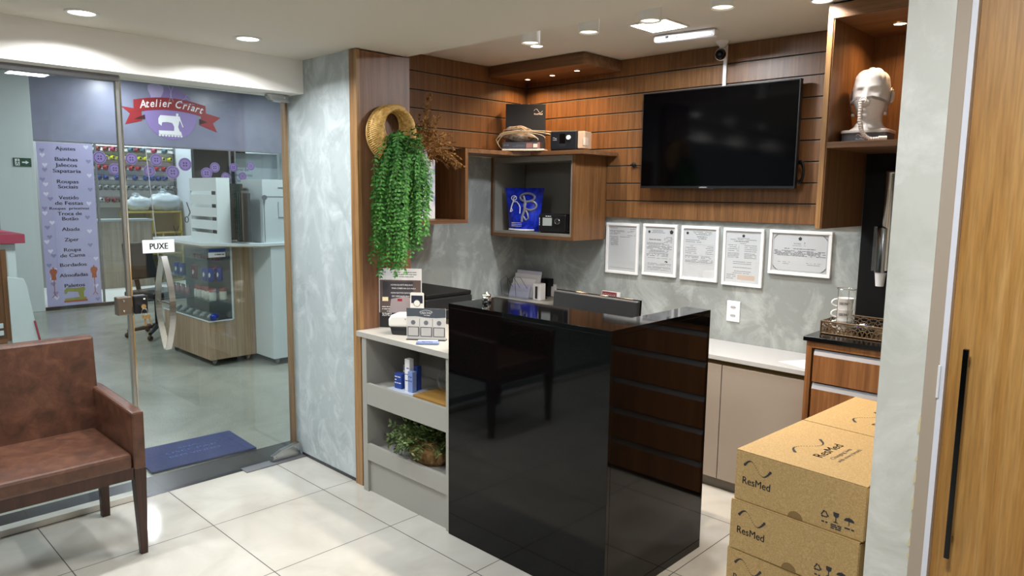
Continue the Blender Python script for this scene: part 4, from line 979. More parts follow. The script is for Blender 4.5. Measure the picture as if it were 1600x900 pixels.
# vase and dried grass
t = thing('marbled_vase', 'tall square white vase marbled in blue, in the wall cubby behind the vine', 'vase', (-3.46, 2.80, 1.437))
obj('body', MB().box(-3.51, -3.41, 2.735, 2.855, 1.437, 1.80), 'vase', t, bevel=.008)
obj('neck', MB().lathe([(.04, 0), (.036, .01), (.036, .05), (.040, .055), (.034, .055), (.03, .01)], (-3.46, 2.795, 1.80), 24), 'vase', t)
t = thing('dried_grass', 'spray of brown dried grass ears standing in the marbled vase', 'dried flowers', (-3.46, 2.795, 1.81))
R = random.Random(8); gm = MB(); sm = MB()
for i in range(85):
    a = R.uniform(0, 2*PI); e = R.uniform(.35, 1.5)
    d = Vector((math.cos(a)*math.cos(e)*.8+.12, math.sin(a)*math.cos(e)*1.0+.1, math.sin(e))); ln = R.uniform(.14, .29)
    if i < 14: d = Vector((R.uniform(.2, .6), R.uniform(.5, 1.0), R.uniform(.15, .6))); ln = R.uniform(.17, .26)
    if i in (20, 21, 22): d = Vector((.05, .06, 1)); ln = .36
    p = Vector((-3.46, 2.795, 1.82)); d.normalize(); pts = [p.copy()]; n = 12
    for k in range(n):
        d = (d+Vector((0, 0, -.09 if e < 1.2 or i < 14 else -.02))).normalized(); p = p+d*ln/n; p.x = max(p.x, -3.575); pts.append(p.copy())
        if k > 4:
            for q in range(4):
                ld = (d+Vector((R.uniform(-.8, .8), R.uniform(-.8, .8), R.uniform(-.8, .3)))).normalized()
                gm.leaf(p, ld, Vector((R.uniform(-1, 1), R.uniform(-1, 1), .5)), R.uniform(.016, .030), .0085)
    sm.tube(pts, .0012, 4, cap=False)
obj('ears', gm, 'dry', t); obj('stalks', sm, 'dry', t)

# =================================================================== CORNER SHELF ITEMS
t = facing('black_product_box', 'tall flat black product box standing behind the stone on the corner shelf', 'box', -3.42, 3.66, 1.872, 38)
obj('box', MB().box(-.135, .135, 0, .06, 0, .335), mat('box_black', '1b1d22', .4), t, world=False, bevel=.002)
lg = MB(); lg.tube([(.058+.058*i/12, -.0012, .288+.013*math.sin(2*PI*i/12)) for i in range(13)], .0012, 4); text(lg, 'ResMed', (.088, -.0008, .262), XP, ZP, .011, .056, bold=.03)
obj('logo', lg, 'inkw', t, world=False)
t = facing('wrapped_stone', 'mottled grey stone ornament bound with loops of pale wire on the corner shelf', 'ornament', -3.33, 3.52, 1.935, 30)
b = MB(); R = random.Random(4)
def rock(mb, c, s, n=22, m=14, amp=.16):
    o = len(mb.v); mb.ball(c, 1, n, m, s)
    ph = [R.uniform(0, 6) for _ in range(6)]
    for i in range(o, len(mb.v)):
        v = Vector(mb.v[i])-Vector(c); u_ = Vector((v.x/s[0], v.y/s[1], v.z/s[2]))
        k = 1+amp*(math.sin(u_.x*5+ph[0])*.5+math.sin(u_.y*6+ph[1]+u_.z*3)*.4+math.sin(u_.z*9+ph[2]+u_.x*7)*.35)
        mb.v[i] = tuple(Vector(c)+v*k)
rock(b, (-.01, 0, .035), (.11, .045, .035)); rock(b, (-.03, .02, .085), (.075, .035, .026)); rock(b, (.03, .01, .075), (.05, .03, .022))
obj('stone', b, 'rock', t, world=False)
wr = MB()
for k in range(4): wr.tube([(-.155+.03*k*.3+(.15+.02*k)*(1-math.cos(a))*.95, -.05-.004*k, .012+.012*k+.045*math.sin(a)*(1-.15*k)) for a in [PI*i/16 for i in range(17)]], .0022, 5)
for k in range(3): wr.tube([(-.15, -.05+.02*k, .0), (-.10, -.055, .05+.015*k), (.02, -.055, .068+.012*k), (.13, -.045, .02)], .002, 5)
wr.tube([(-.155, -.05, .02), (-.13, -.055, -.03), (-.1, -.055, -.05)], .0022, 5); wr.tube([(-.15, -.05, .0), (-.12, -.055, -.04), (-.07, -.055, -.05)], .0022, 5)
obj('wire_loops', wr, mat('pale_wire', 'c8b494', .3), t, world=False)
t = facing('product_carton', 'flat dark printed carton under the stone ornament, lying on the corner shelf', 'box', -3.27, 3.485, 1.8885, 30)
obj('carton', MB().box(-.13, .12, -.05, .05, 0, .042), mat('carton_dark', '3d3f47', .4), t, world=False, bevel=.002)
obj('window', MB().box(.076, .104, -.0512, -.0502, .008, .032), mat('carton_cream', 'e2d2b8', .5), t, world=False)
obj('side_print', MB().box(.03, .07, -.0512, -.0502, .006, .036).box(.104, .12, -.0512, -.0502, .001, .041), mat('carton_pink', '9a6a62', .5), t, world=False)
lg = MB(); words(lg, (-.12, -.0508, .02), XP, ZP, 0, .035, 0, .007, 1); words(lg, (-.06, -.0508, .022), XP, ZP, 0, .08, 0, .003, 2); words(lg, (-.06, -.0508, .014), XP, ZP, 0, .08, 0, .003, 3); obj('print', lg, 'ink', t, world=False)
t = facing('cream_plate', 'flat cream display base under the dark carton on the corner shelf', 'base', -3.26, 3.49, 1.872, 30)
obj('plate', MB().box(-.14, .14, -.065, .06, .004, .0155), mat('cream_base', 'e0d2bc', .4), t, world=False, bevel=.002); obj('foot', MB().box(-.12, -.09, -.05, .05, 0, .004).box(.09, .12, -.05, .05, 0, .004), 'blackp', t, world=False)
t = facing('breathing_machine', 'black breathing machine with a white dial on the corner shelf', 'medical device', -2.965, 3.60, 1.872, 14)
obj('body', MB().box(-.12, .066, -.055, .06, .006, .125), mat('machine_slate', '191b20', .35), t, world=False, bevel=.008)
obj('water_tank', MB().box(.067, .118, -.045, .06, .012, .12), mat('tank_clear', 'c9a98c', .15), t, world=False, bevel=.006)
obj('tank_latch', MB().box(.105, .122, -.05, .0, .03, .08), mat('tank_latch', 'd8c2ac', .3), t, world=False, bevel=.003)
obj('screen', MB().box(-.054, -.012, -.0565, -.055, .045, .108), 'black', t, world=False)
obj('screen_rim', MB().box(-.056, -.01, -.056, -.0545, .03, .112), 'dkgrey', t, world=False)
obj('dial', MB().tube([(.012, -.055, .082), (.012, -.066, .082)], .014, 20), 'cream', t, world=False)
lg = MB(); text(lg, 'ResMed', (-.086, -.0558, .066), XP, ZP, .006, .026); lg.tube([(-.1+.026*i/8, -.0558, .08+.004*math.sin(2*PI*i/8)) for i in range(9)], .0008, 4); obj('lettering', lg, 'inkw', t, world=False)
obj('base', MB().box(-.115, .115, -.05, .055, 0, .006), 'blackm', t, world=False)

# =================================================================== CORNER CABINET ITEMS
t = facing('mask_pouch', 'glossy blue stand-up pouch with a grey mask printed on it, in the corner cabinet', 'pouch', -3.39, 3.63, 1.345, 16)
n = 14; vs = []; W = .27; H = .295
mb = MB()
def pp(u, v, s):   # u,v in 0..1
    w_ = W*(.5+.06*v**2-.0)*(u-.5)*2*(.86+.14*v)
    th = .045*(1-v)**.8*math.cos((u-.5)*PI)**.7+.001
    return (w_+.004*math.sin(v*9)*0, (-th if s else th*.7)+.004*math.sin(u*11+v*7)*(1-v), H*v+.006*math.sin(u*PI)*0)
g1 = [[pp(i/n, j/n, 1) for i in range(n+1)] for j in range(n+1)]; g2 = [[pp(i/n, j/n, 0) for i in range(n+1)] for j in range(n+1)]
for G, rev in ((g1, 0), (g2, 1)):
    vv = [p for row in G for p in row]; ff = []
    for j in range(n):
        for i in range(n):
            f = (j*(n+1)+i, j*(n+1)+i+1, (j+1)*(n+1)+i+1, (j+1)*(n+1)+i); ff.append(f[::-1] if rev else f)
    mb._add(vv, ff, True)
obj('pouch', mb, 'bag_blue', t, world=False)
def onp(x, z, off=.002):
    v = z/H; u = .5+x/(2*W*(.5+.06*v**2)*(.86+.14*v)); u = min(max(u, .01), .99); q = pp(u, v, 1); return (x, q[1]-off, z)
sb = MB().box(-.115, .07, -.047, -.02, 0, .02); obj('white_bottom', MB().tube([onp(-.11+.02*i, .008, .002) for i in range(11)], .008, 6), 'inkw', t, world=False)
gp = MB()
gp.tube([onp(.03+.055*math.cos(a), .23+.028*math.sin(a)) for a in [2*PI*i/20 for i in range(20)]], .008, 6, closed=True)
gp.tube([onp(.055+.045*math.cos(a), .175+.03*math.sin(a)) for a in [2*PI*i/20 for i in range(20)]], .008, 6, closed=True)
gp.tube([onp(*q) for q in ((.0, .24), (.02, .19), (.015, .14), (-.0, .1), (.0, .065))], .009, 6)
gp.tube([onp(*q) for q in ((.02, .15), (.04, .12), (.05, .09), (.03, .075), (.01, .1))], .007, 6)
obj('mask_print', gp, mat('silver_grey_print', '8f8f98', .3, .3), t, world=False)
gp = MB(); gp.tube([onp(*q) for q in ((-.10, .13), (-.09, .17), (-.08, .2), (-.075, .23), (-.06, .235))], .004, 5); gp.tube([onp(*q) for q in ((-.08, .2), (-.05, .2), (-.03, .18), (-.02, .16), (-.02, .12))], .0035, 5)
gp.tube([onp(-.075+.02*math.cos(a), .225+.016*math.sin(a)) for a in [2*PI*i/12 for i in range(12)]], .003, 5, closed=True); gp.tube([onp(*q) for q in ((-.1, .14), (-.09, .155), (-.08, .14), (-.095, .13))], .003, 5)
obj('silver_print', gp, 'inkw', t, world=False)
gp = MB()
for q in range(3): 
    for i in range(10): 
        c = onp(-.085+.009*i, .055-.011*q, .004); gp.box(c[0], c[0]+.006, c[1]-.0003, c[1], c[2], c[2]+.003)
obj('lettering', gp, 'inkw', t, world=False)
t = facing('breathing_machine', 'black breathing machine with a lit grey screen, beside the blue pouch', 'medical device', -3.06, 3.64, 1.345, 14)
obj('body', MB().box(-.145, .06, -.06, .06, .006, .125), 'blackp', t, world=False, bevel=.01)
obj('humidifier', MB().box(.061, .13, -.063, .06, .006, .125), mat('humidifier_black', '0c0c0e', .15), t, world=False, bevel=.012)
obj('screen', MB().box(-.11, -.042, -.0625, -.06, .048, .10), mat('lcd_grey', 'a8b0ae', .3), t, world=False)
obj('screen_rim', MB().box(-.113, -.039, -.0615, -.058, .045, .103), 'black', t, world=False)
dl = obj('dial', MB().tube([(-.0, -.06, .078), (-.0, -.070, .078)], .0175, 24), 'dkgrey', t, world=False); obj('dial_ring', MB().tube([(.0175*math.cos(a), -.0705, .078+.0175*math.sin(a)) for a in [2*PI*i/24 for i in range(24)]], .0016, 6, closed=True), 'chrome', dl, world=False)
lg = MB(); words(lg, (-.09, -.0605, .108), XP, ZP, 0, .04, 0, .005, 3); text(lg, 'C', (.094, -.0635, .07), XP, ZP, .012); words(lg, (-.132, -.0605, .05), ZP, XN, 0, .05, 0, .004, 4); obj('lettering', lg, 'inkw', t, world=False)
obj('feet', MB().box(-.13, .12, -.05, .05, 0, .006), 'blackm', t, world=False)
# =================================================================== MANNEQUIN HEAD
t = facing('mannequin_head', 'glossy white mannequin head wearing a nasal mask, on the shelf of the tall walnut cabinet', 'mannequin head', -1.155, 3.53, 1.846, 5)
# plinth
pl = MB(); 
def rr(w_, d_, r, n=6):
    P_ = []
    for cx, cy, a0 in ((w_-r, d_-r, 0), (-w_+r, d_-r, PI/2), (-w_+r, -d_+r, PI), (w_-r, -d_+r, 1.5*PI)):
        for i in range(n+1): a = a0+PI/2*i/n; P_.append((cx+r*math.cos(a), cy+r*math.sin(a)))
    return P_
pl.prism(rr(.098, .085, .03), (0, 0, 0), XP, YP, .042); po = obj('plinth', pl, 'plinth', t, world=False)
obj('plinth_rim', MB().prism(rr(.102, .089, .032), (0, 0, .042), XP, YP, .014), 'skin_w', po, world=False, bevel=.003)
lg = MB(); lg.tube([(-.03+.034*i/10, -.0856, .03+.006*math.sin(2*PI*i/10)) for i in range(11)], .0008, 4); text(lg, 'ResMed', (-.012, -.0856, .012), XP, ZP, .007, .036, bold=.02); obj('lettering', lg, 'inkw', po, world=False)
# head surface
def G(x, c, s): return math.exp(-((x-c)/s)**2)
def head_pt(th, ph):
    # th around z (0 = +x), ph from bottom -pi/2 to top; face towards -y
    x = math.cos(ph)*math.cos(th); y = math.cos(ph)*math.sin(th); z = math.sin(ph)
    X = x*.0765; Y = y*.094+.006; Z = z*.128
    if z < 0:
        k = (-z)**1.3; X *= 1-.20*k; 
        if y > 0: Y = Y*(1-.30*k)
    if z > 0 and y > 0: Y += .006*z
    if z > 0:
        q_ = 1+.42*z**2*(1-z)**.35; X *= q_; Y = (Y-.006)*(1+.30*z**2*(1-z)**.35)+.006; Z *= 1-.06*z
    if y < 0:
        ax = abs(X)
        Y += .006*(1-abs(z))*G(X, 0, .05)                                    # flatten face
        Y -= .021*G(X, 0, .0095+.006*max(0, min(1, (.012-Z)/.04)))*max(0, min(1, (.030-Z)/.062))*(1 if Z > -.036 else max(0, 1-(-.036-Z)/.010))   # nose
        Y -= .004*G(ax, .010, .006)*G(Z, -.031, .008)                        # nostrils wings
        Y += .0115*G(ax, .030, .0155)*G(Z, .012, .0125)                       # sockets
        Y -= .0075*G(ax, .031, .0100)*G(Z, .011, .0075)                       # closed eyes
        Y += .0018*G(ax, .031, .012)*G(Z, .0035, .0018)
        Y -= .0045*G(ax, .028, .022)*G(Z, .032, .0070)                       # brow
        Y -= .004*G(ax, .048, .014)*G(Z, -.020, .018)                        # cheek bones
        Y -= .0065*G(X, 0, .018)*(G(Z, -.057, .0050)+G(Z, -.068, .0055))      # lips
        Y += .0040*G(X, 0, .020)*G(Z, -.0625, .0020)
        Y += .003*G(X, 0, .02)*G(Z, -.078, .005)
        Y -= .012*G(X, 0, .024)*G(Z, -.098, .016)                            # chin
    # swept sculpted hair
    hl = max(0, min(1, (z-.46+.55*max(0, y))*7)) if y < .15 else max(0, min(1, (z+.25)*6))
    if hl > 0:
        n = Vector((x, y, z)); amp = .0062*hl*(.45+.45*math.sin(11*x+6*y+4*z+2.4*math.sin(5*y+3*x)))
        X += n.x*amp; Y += n.y*amp; Z += n.z*amp
    return (X, Y, Z)
hm = MB(); NU, NV = 96, 80; vs = []
for j in range(NV+1):
    ph = -PI/2+PI*j/NV
    for i in range(NU): vs.append(tuple(Vector(head_pt(2*PI*i/NU, ph))+Vector((0, 0, .212))))
hm._add(vs, [(j*NU+i, j*NU+(i+1) % NU, (j+1)*NU+(i+1) % NU, (j+1)*NU+i) for j in range(NV) for i in range(NU)], True)
# neck flowing into the plate
NR = 40; prof = [(.092, .078, .055, 0), (.080, .070, .062, 0), (.063, .060, .075, .002), (.053, .055, .095, .006), (.0505, .053, .12, .012), (.052, .055, .145, .016), (.056, .058, .17, .018)]
vs = []
for a_, b_, z, yo in prof:
    for i in range(NR): an = 2*PI*i/NR; vs.append((a_*math.cos(an), yo+b_*math.sin(an), z))
hm._add(vs, [(j*NR+i, j*NR+(i+1) % NR, (j+1)*NR+(i+1) % NR, (j+1)*NR+i) for j in range(len(prof)-1) for i in range(NR)], True)
for s in (1, -1):   # ears
    o = len(hm.v); hm.ball((s*.077, .020, .208), 1, 16, 12, (.008, .017, .031))
    for q in range(o, len(hm.v)):
        v = Vector(hm.v[q]); v.x += s*.010*max(0, (v.y-.015)/.02); hm.v[q] = tuple(v)
    hm.tube([(s*(.082+.004*math.sin(a/2)), .024+.013*math.cos(a), .210+.024*math.sin(a)) for a in [(-1.6+3.6*i/12) for i in range(13)]], .0032, 6)
obj('head', hm, 'skin_w', t, world=False)
# mask
mk = MB()
def strap(pts, w_=.006, th=.0025):
    mb = MB(); pts = [Vector(p) for p in pts]
    for i in range(len(pts)-1):
        a, b_ = pts[i], pts[i+1]; d = (b_-a).normalized(); out = Vector((a.x+b_.x, (a.y+b_.y)*.9, 0)).normalized(); sd = d.cross(out).normalized()*w_
        nn = out*th; a2 = a-d*.002; b2 = b_+d*.002
        mb.hexa([a2-sd-nn, a2+sd-nn, a2+sd+nn, a2-sd+nn], [b2-sd-nn, b2+sd-nn, b2+sd+nn, b2-sd+nn])
    return mb
for s in (1, -1):
    obj('frame_arm', strap([(s*.012, -.117, .190), (s*.030, -.106, .194), (s*.052, -.084, .188), (s*.068, -.055, .181), (s*.076, -.030, .175), (s*.0800, -.012, .175), (s*.083, -.008, .20), (s*.083, -.004, .225), (s*.081, .012, .236), (s*.078, .03, .240)], .0062), 'maskgrey', t, world=False, bevel=.0015)
    obj('frame_arm', strap([(s*.078, -.016, .172), (s*.0735, -.012, .150), (s*.066, -.004, .132), (s*.062, .008, .128)], .0062), 'maskgrey', t, world=False, bevel=.0015)
    obj('clip', MB().box(s*.068-.006, s*.068+.006, -.016, .0, .122, .136), 'hose', t, world=False, bevel=.002)
cu = MB().ball((0, -.112, .168), .022, 20, 12, (1.1, .75, .85)); obj('nasal_cushion', cu, mat('silicone', 'd8d2d0', .25), t, world=False)
obj('vent_ring', MB().tube([(.013*math.cos(a), -.130, .180+.011*math.sin(a)) for a in [2*PI*i/20 for i in range(20)]], .003, 8, closed=True), 'hose', t, world=False)
hp = []
for i in range(90):
    s = i/89
    P0, P1, P2, P3 = Vector((-.008, -.132, .178)), Vector((-.006, -.142, .11)), Vector((-.012, -.150, -.01)), Vector((.07, -.113, .012))
    hp.append((1-s)**3*P0+3*(1-s)**2*s*P1+3*(1-s)*s*s*P2+s**3*P3)
obj('hose', MB().tube(hp, [.0092+.0011*math.sin(i*1.55) for i in range(90)], 14), 'hose', t, world=False)
obj('hose_cuff', MB().tube([(.070, -.117, .0118), (.10, -.104, .0125)], [.0105, .0115], 16), 'cream', t, world=False)

# =================================================================== CUP DISPENSER
t = thing('cup_dispenser', 'tall steel tube cup dispenser on the black panel above the tray', 'cup dispenser', (-1.135, 3.82, 1.165))
obj('tube', MB().lathe([(.026, 0), (.026, .47), (.029, .472), (.029, .482), (.018, .486), (0, .487)], (-1.125, 3.815, 1.245), 28), 'steel', t)
obj('holder', MB().lathe([(.031, 0), (.031, .215), (.0285, .22)], (-1.14, 3.812, 1.235), 28), mat('smoked_steel', '8a8a8a', .2, 1), t)
obj('side_fin', MB().box(-1.182, -1.168, 3.80, 3.862, 1.24, 1.46), 'steel', t, bevel=.001)
obj('paper_cup', MB().lathe([(.019, 0), (.026, .065), (.028, .072), (.0, .072)], (-1.14, 3.812, 1.165), 24), 'frame', t)
obj('bracket', MB().box(-1.15, -1.10, 3.84, 3.862, 1.3, 1.6), 'steel', t)

# =================================================================== TRAY, MUGS, BOWL
tx0, tx1, ty0, ty1, tz = -1.272, -.90, 3.44, 3.72, .9575
t = thing('bronze_tray', 'square bronze tray with arched fretwork sides on the drawer unit', 'tray', ((tx0+tx1)/2, (ty0+ty1)/2, tz))
obj('base', MB().box(tx0, tx1, ty0, ty1, tz, tz+.006), 'tray', t)
def fret(u0, u1, mk, n):
    mb = MB(); L_ = u1-u0; hh = .06
    def seg(p, q, r=.0016): mb.tube([mk(*p), mk(*q)], r, 5)
    for zz in (.004, hh): 
        a, b_ = mk(u0, zz), mk(u1, zz); mb.tube([a, b_], .0042, 4)
    for k in range(n):
        c = u0+L_*(k+.5)/n; r = L_/n*.98
        for rk in (1, .62): mb.tube([mk(min(max(c+r*rk*math.cos(a), u0), u1), .006+.048*rk*math.sin(a)) for a in [PI*i/10 for i in range(11)]], .0026, 5)
    for u in (u0, u1): mb.tube([mk(u, 0), mk(u, hh+.003)], .0045, 4)
    return mb
for nm, a, b_, mk, n in (('front', tx0, tx1, lambda u, z: (u, ty0, tz+z), 9), ('back', tx0, tx1, lambda u, z: (u, ty1, tz+z), 9), ('left', ty0, ty1, lambda u, z: (tx0, u, tz+z), 7), ('right', ty0, ty1, lambda u, z: (tx1, u, tz+z), 7)):
    obj(nm+'_fretwork', fret(a, b_, mk, n), 'tray', t)
MX, MY = -1.205, 3.545
t0 = thing('coffee_mug', 'white stacking mug with grey print, lowest of the three in the wire rack', 'mug', (MX, MY, tz+.010), group='mugs stacked in the wire rack')
obj('cup', MB().lathe([(0, 0), (.030, 0), (.032, .003), (.036, .05), (.0375, .052), (.0345, .052), (.030, .006), (0, .005)], (MX, MY, tz+.010), 32), 'frame', t0)
obj('handle', MB().tube([(MX-.034-.021*math.sin(a)*1.0, MY-.008-.012*math.sin(a), tz+.037+.017*math.cos(a)) for a in [PI*i/12 for i in range(13)]], .0042, 8), 'frame', t0)
lg = MB()
vs, fs = tmesh('USECPAP', 0, .01, 'CENTER', 1)
Lw = max(v[0] for v in vs)-min(v[0] for v in vs); o_ = []
for v in vs:
    a = -PI/2+.15+v[0]/Lw*1.35; zz = .022+v[1]*.017; R_ = .0335+.0000+zz*.06+.0006; o_.append((MX+R_*math.cos(a), MY+R_*math.sin(a), tz+.010+zz))
lg._add(o_, fs); obj('lettering', lg, 'inkd', t0)
dup(t0, (MX, MY, tz+.010+.0525), 0, 'white stacking mug with grey print, middle of the three in the wire rack', 'mugs stacked in the wire rack')
dup(t0, (MX, MY, tz+.010+.105), 0, 'white stacking mug with grey print, topmost of the three in the wire rack', 'mugs stacked in the wire rack')
t = thing('mug_rack', 'chrome wire rack holding three stacked white mugs', 'rack', (MX, MY, tz+.006))
wr = MB(); R_ = .044
for zz in (.003, .205): wr.tube([(MX+R_*math.cos(a), MY+R_*math.sin(a), tz+.006+zz) for a in [2*PI*i/28 for i in range(28)]], .0018, 6, closed=True)
for a in (.3, -.95, -2.1, 1.6): wr.tube([(MX+R_*math.cos(a), MY+R_*math.sin(a), tz+.006), (MX+R_*math.cos(a), MY+R_*math.sin(a), tz+.212)], .0018, 6)
obj('wire', wr, 'chrome', t)
BX, BY = -1.105, 3.50
t = thing('glass_bowl', 'dark glass bowl of wrapped sweets on the bronze tray', 'bowl', (BX, BY, tz+.006))
obj('bowl', MB().lathe([(0, 0), (.03, .0), (.05, .02), (.055, .045), (.052, .045), (.046, .022), (.028, .004), (0, .004)], (BX, BY, tz+.0065), 32), mat('dark_glass', '3c4438', .1, alpha=.75), t)
R = random.Random(2)
for k in range(16):
    a = k*2.4; r = .011*math.sqrt(k); zz = tz+.034+.018*(1-k/16)
    mb = MB().ball((BX+r*math.cos(a), BY+r*math.sin(a), zz), .010, 8, 6, (1.2, .8, .8)); c = Vector((BX+r*math.cos(a), BY+r*math.sin(a), zz)); d = Vector((math.cos(a*3), math.sin(a*3), .5)).normalized()
    for s in (1, -1): mb.leaf(c+d*s*.009, d*s, ZP, .011, .012)
    mt = ('frame', 'frame', 'yellow_w', 'blue_w')[k % 4]
    if mt == 'yellow_w': mt = mat('wrapper_cream', 'e8e6c8', .3)
    if mt == 'blue_w': mt = mat('wrapper_purple', '4a4288', .3)
    obj('wrapped_sweet', mb, mt, label='%s wrapped sweet in the glass bowl' % ('cream' if k % 4 == 2 else 'purple' if k % 4 == 3 else 'white'), cat='sweet', group='%s sweets in the glass bowl' % ('cream' if k % 4 == 2 else 'purple' if k % 4 == 3 else 'white'))

# =================================================================== CORRIDOR AND TAILOR SHOP
# doormat
t = thing('doormat', 'blue bristly doormat with worn print outside the glass door', 'doormat', (-4.35, 1.7, 0), math.radians(-3))
obj('mat', MB().box(-.215, .215, -.30, .31, .003, .016), 'mat', t, world=False, bevel=.004)
mp_ = MB()
for q in range(3): text(mp_, ('BEM VINDO', 'USECPAP', 'SEJA')[q], (.06-.07*q, 0, .0166), YP, XN, .03 if q < 2 else .02, .30 if q < 2 else .12)
obj('worn_print', mp_, 'matp', t, world=False)
# corridor ceiling lamps
for k, (x, y) in enumerate(COR):
    t = thing('corridor_lamp', 'square lamp in the corridor ceiling outside the shop', 'ceiling light', (x, y, 3.08), group='corridor ceiling lamps')
    obj('diffuser', MB().box(x-.3, x+.3, y-.3, y+.3, 3.084, 3.099), 'led', t); obj('frame', MB().box(x-.32, x+.32, y-.32, y+.32, 3.09, 3.0995), 'white', t)
for (x, y), l in zip(CSP, ('round corridor spotlight mirrored as the small bright dot on the floor tiles', 'round corridor spotlight mirrored beside the armchair leg')): downlight(x, y, 3.1, l, .06)
# exit sign
t = thing('exit_sign', 'small green sign with a running figure and an arrow on the white pilaster', 'sign', (-10.835, 2.30, 1.86))
obj('plate', MB().box(-10.839, -10.833, 2.205, 2.40, 1.868, 1.975), 'green', t)
s_ = MB(); X = -10.8325
s_.prism([(.095, .045), (.135, .045), (.135, .03), (.17, .053), (.135, .077), (.135, .062), (.095, .062)], (X, 2.205, 1.868), YP, ZP, .0006)
s_.prism([(.02, .012), (.07, .012), (.07, .095), (.02, .095)], (X, 2.205, 1.868), YP, ZP, .0006)
obj('arrow_and_field', s_, 'inkw', t)
s_ = MB(); X = -10.831
s_.prism(disc(10, .007, .048, .082), (X, 2.205, 1.868), YP, ZP, .0006)
for pl_ in ([(.038, .068), (.056, .07), (.05, .045), (.042, .045)], [(.042, .05), (.05, .048), (.062, .03), (.056, .016), (.05, .018), (.054, .03)], [(.042, .05), (.048, .046), (.038, .028), (.026, .02), (.024, .026), (.034, .034)], [(.038, .068), (.042, .062), (.03, .05), (.026, .054)], [(.054, .07), (.068, .058), (.065, .053), (.052, .062)]):
    s_.prism(pl_, (X, 2.205, 1.868), YP, ZP, .0006)
obj('running_figure', s_, 'green', t)
# shop facade: glass, fascia, stickers
XF = -10.86
t = thing('shop_window', 'tailor shop window with lilac grey fascia, logo and button stickers', 'shop window', (XF, 4.2, 0))
obj('glass_pane', MB().box(XF-.012, XF-.004, 3.115, 5.945, .05, 2.2), 'glassc', t)
obj('fascia', MB().box(XF-.012, XF, 2.445, 5.945, 2.215, 3.095), 'film', t)
obj('fascia_edge', MB().box(XF-.03, XF-.004, 2.445, 5.945, 2.195, 2.214), 'alu_m', t)
obj('door_frame', MB().box(XF-.03, XF, 3.14, 3.165, .05, 2.195).box(XF-.03, XF, 4.995, 5.02, .05, 2.195).box(XF-.03, XF, 5.08, 5.10, .05, 2.195), 'alu_m', t)
obj('plinth', MB().box(XF-.05, XF+.01, 2.445, 5.945, .0, .045), 'sill', t)
# logo
cY, cZ = 4.165, 2.68
obj('logo_disc', MB().prism(disc(48, .365, cY, cZ), (XF+.001, 0, 0), YP, ZP, .002), 'lilac', t)
lg = MB()
lg.prism([(-.09, 0), (.07, 0), (.085, .04), (.06, .12), (.10, .20), (.10, .27), (.03, .30), (.02, .345), (-.03, .345), (-.04, .30), (-.11, .27), (-.11, .20), (-.075, .12)], (XF+.0032, cY-.19, cZ+.10), YP, ZP, .001)
lg.tube([(XF+.004, cY-.02, cZ+.17), (XF+.004, cY+.02, cZ+.27), (XF+.004, cY-.02, cZ+.40)], .006, 5); lg.tube([(XF+.004, cY+.04, cZ+.17), (XF+.004, cY, cZ+.27), (XF+.004, cY+.05, cZ+.40)], .006, 5)
lg.tube([(XF+.004, cY+.10, cZ+.16), (XF+.004, cY+.22, cZ+.24), (XF+.004, cY+.34, cZ+.16), (XF+.004, cY+.10, cZ+.16)], .006, 5); lg.tube([(XF+.004, cY+.22, cZ+.24), (XF+.004, cY+.22, cZ+.27), (XF+.004, cY+.24, cZ+.29), (XF+.004, cY+.26, cZ+.27)], .005, 5)
obj('pale_motifs', lg, 'lilac_l', t)
def arc(u): return cZ+.055+.10*(1-(u/.60)**2)-.02
rb = MB(); n = 20; th = .085
top = [(-.50+1.0*i/n, arc(-.50+1.0*i/n)-cZ+th) for i in range(n+1)]; bot = [(-.50+1.0*i/n, arc(-.50+1.0*i/n)-cZ-th) for i in range(n+1)]
for i in range(n): rb.prism([bot[i], bot[i+1], top[i+1], top[i]], (XF+.006, cY, cZ), YP, ZP, .002)
rbb = MB()
rbb.prism([(-.40, -.13), (-.40, .02), (-.66, .05), (-.55, -.04), (-.62, -.19)], (XF+.0035, cY, cZ), YP, ZP, .0015)
rbb.prism([(.40, -.13), (.66, -.22), (.60, -.09), (.72, .0), (.45, .06)], (XF+.0035, cY, cZ), YP, ZP, .0015)
obj('ribbon', rb, 'red', t); obj('ribbon_tails', rbb, 'red', t)
fd = MB(); fd.prism([(-.50, -.03-.08), (-.36, -.04), (-.36, -.10)], (XF+.0085, cY, cZ), YP, ZP, .001); fd.prism([(.40, -.04), (.52, -.08), (.40, -.12)], (XF+.0085, cY, cZ), YP, ZP, .001)
obj('ribbon_folds', fd, 'redd', t)
tx = MB(); s = 'Atelier Criart'; adv = []; x = 0
for ch in s:
    if ch == ' ': x += .045; continue
    vs, fs = tmesh(ch, .32, .012, 'LEFT', 1); mx_ = max(v[0] for v in vs); mn = min(v[0] for v in vs); adv.append((ch, x-mn*.13)); x += (mx_-mn)*.13*.88+.012
tot = x
for ch, px in adv:
    u = px-tot/2+.02; an = math.atan(-2*.10*u/.36); xd = Vector((0, math.cos(an), math.sin(an))); yd = Vector((0, -math.sin(an), math.cos(an)))
    vs, fs = tmesh(ch, .32, .012, 'LEFT', 1); o_ = Vector((XF+.0095, cY+u, arc(u)-.045)); k = .13
    tx._add([o_+xd*v[0]*k+yd*v[1]*k*1.15 for v in vs], fs)
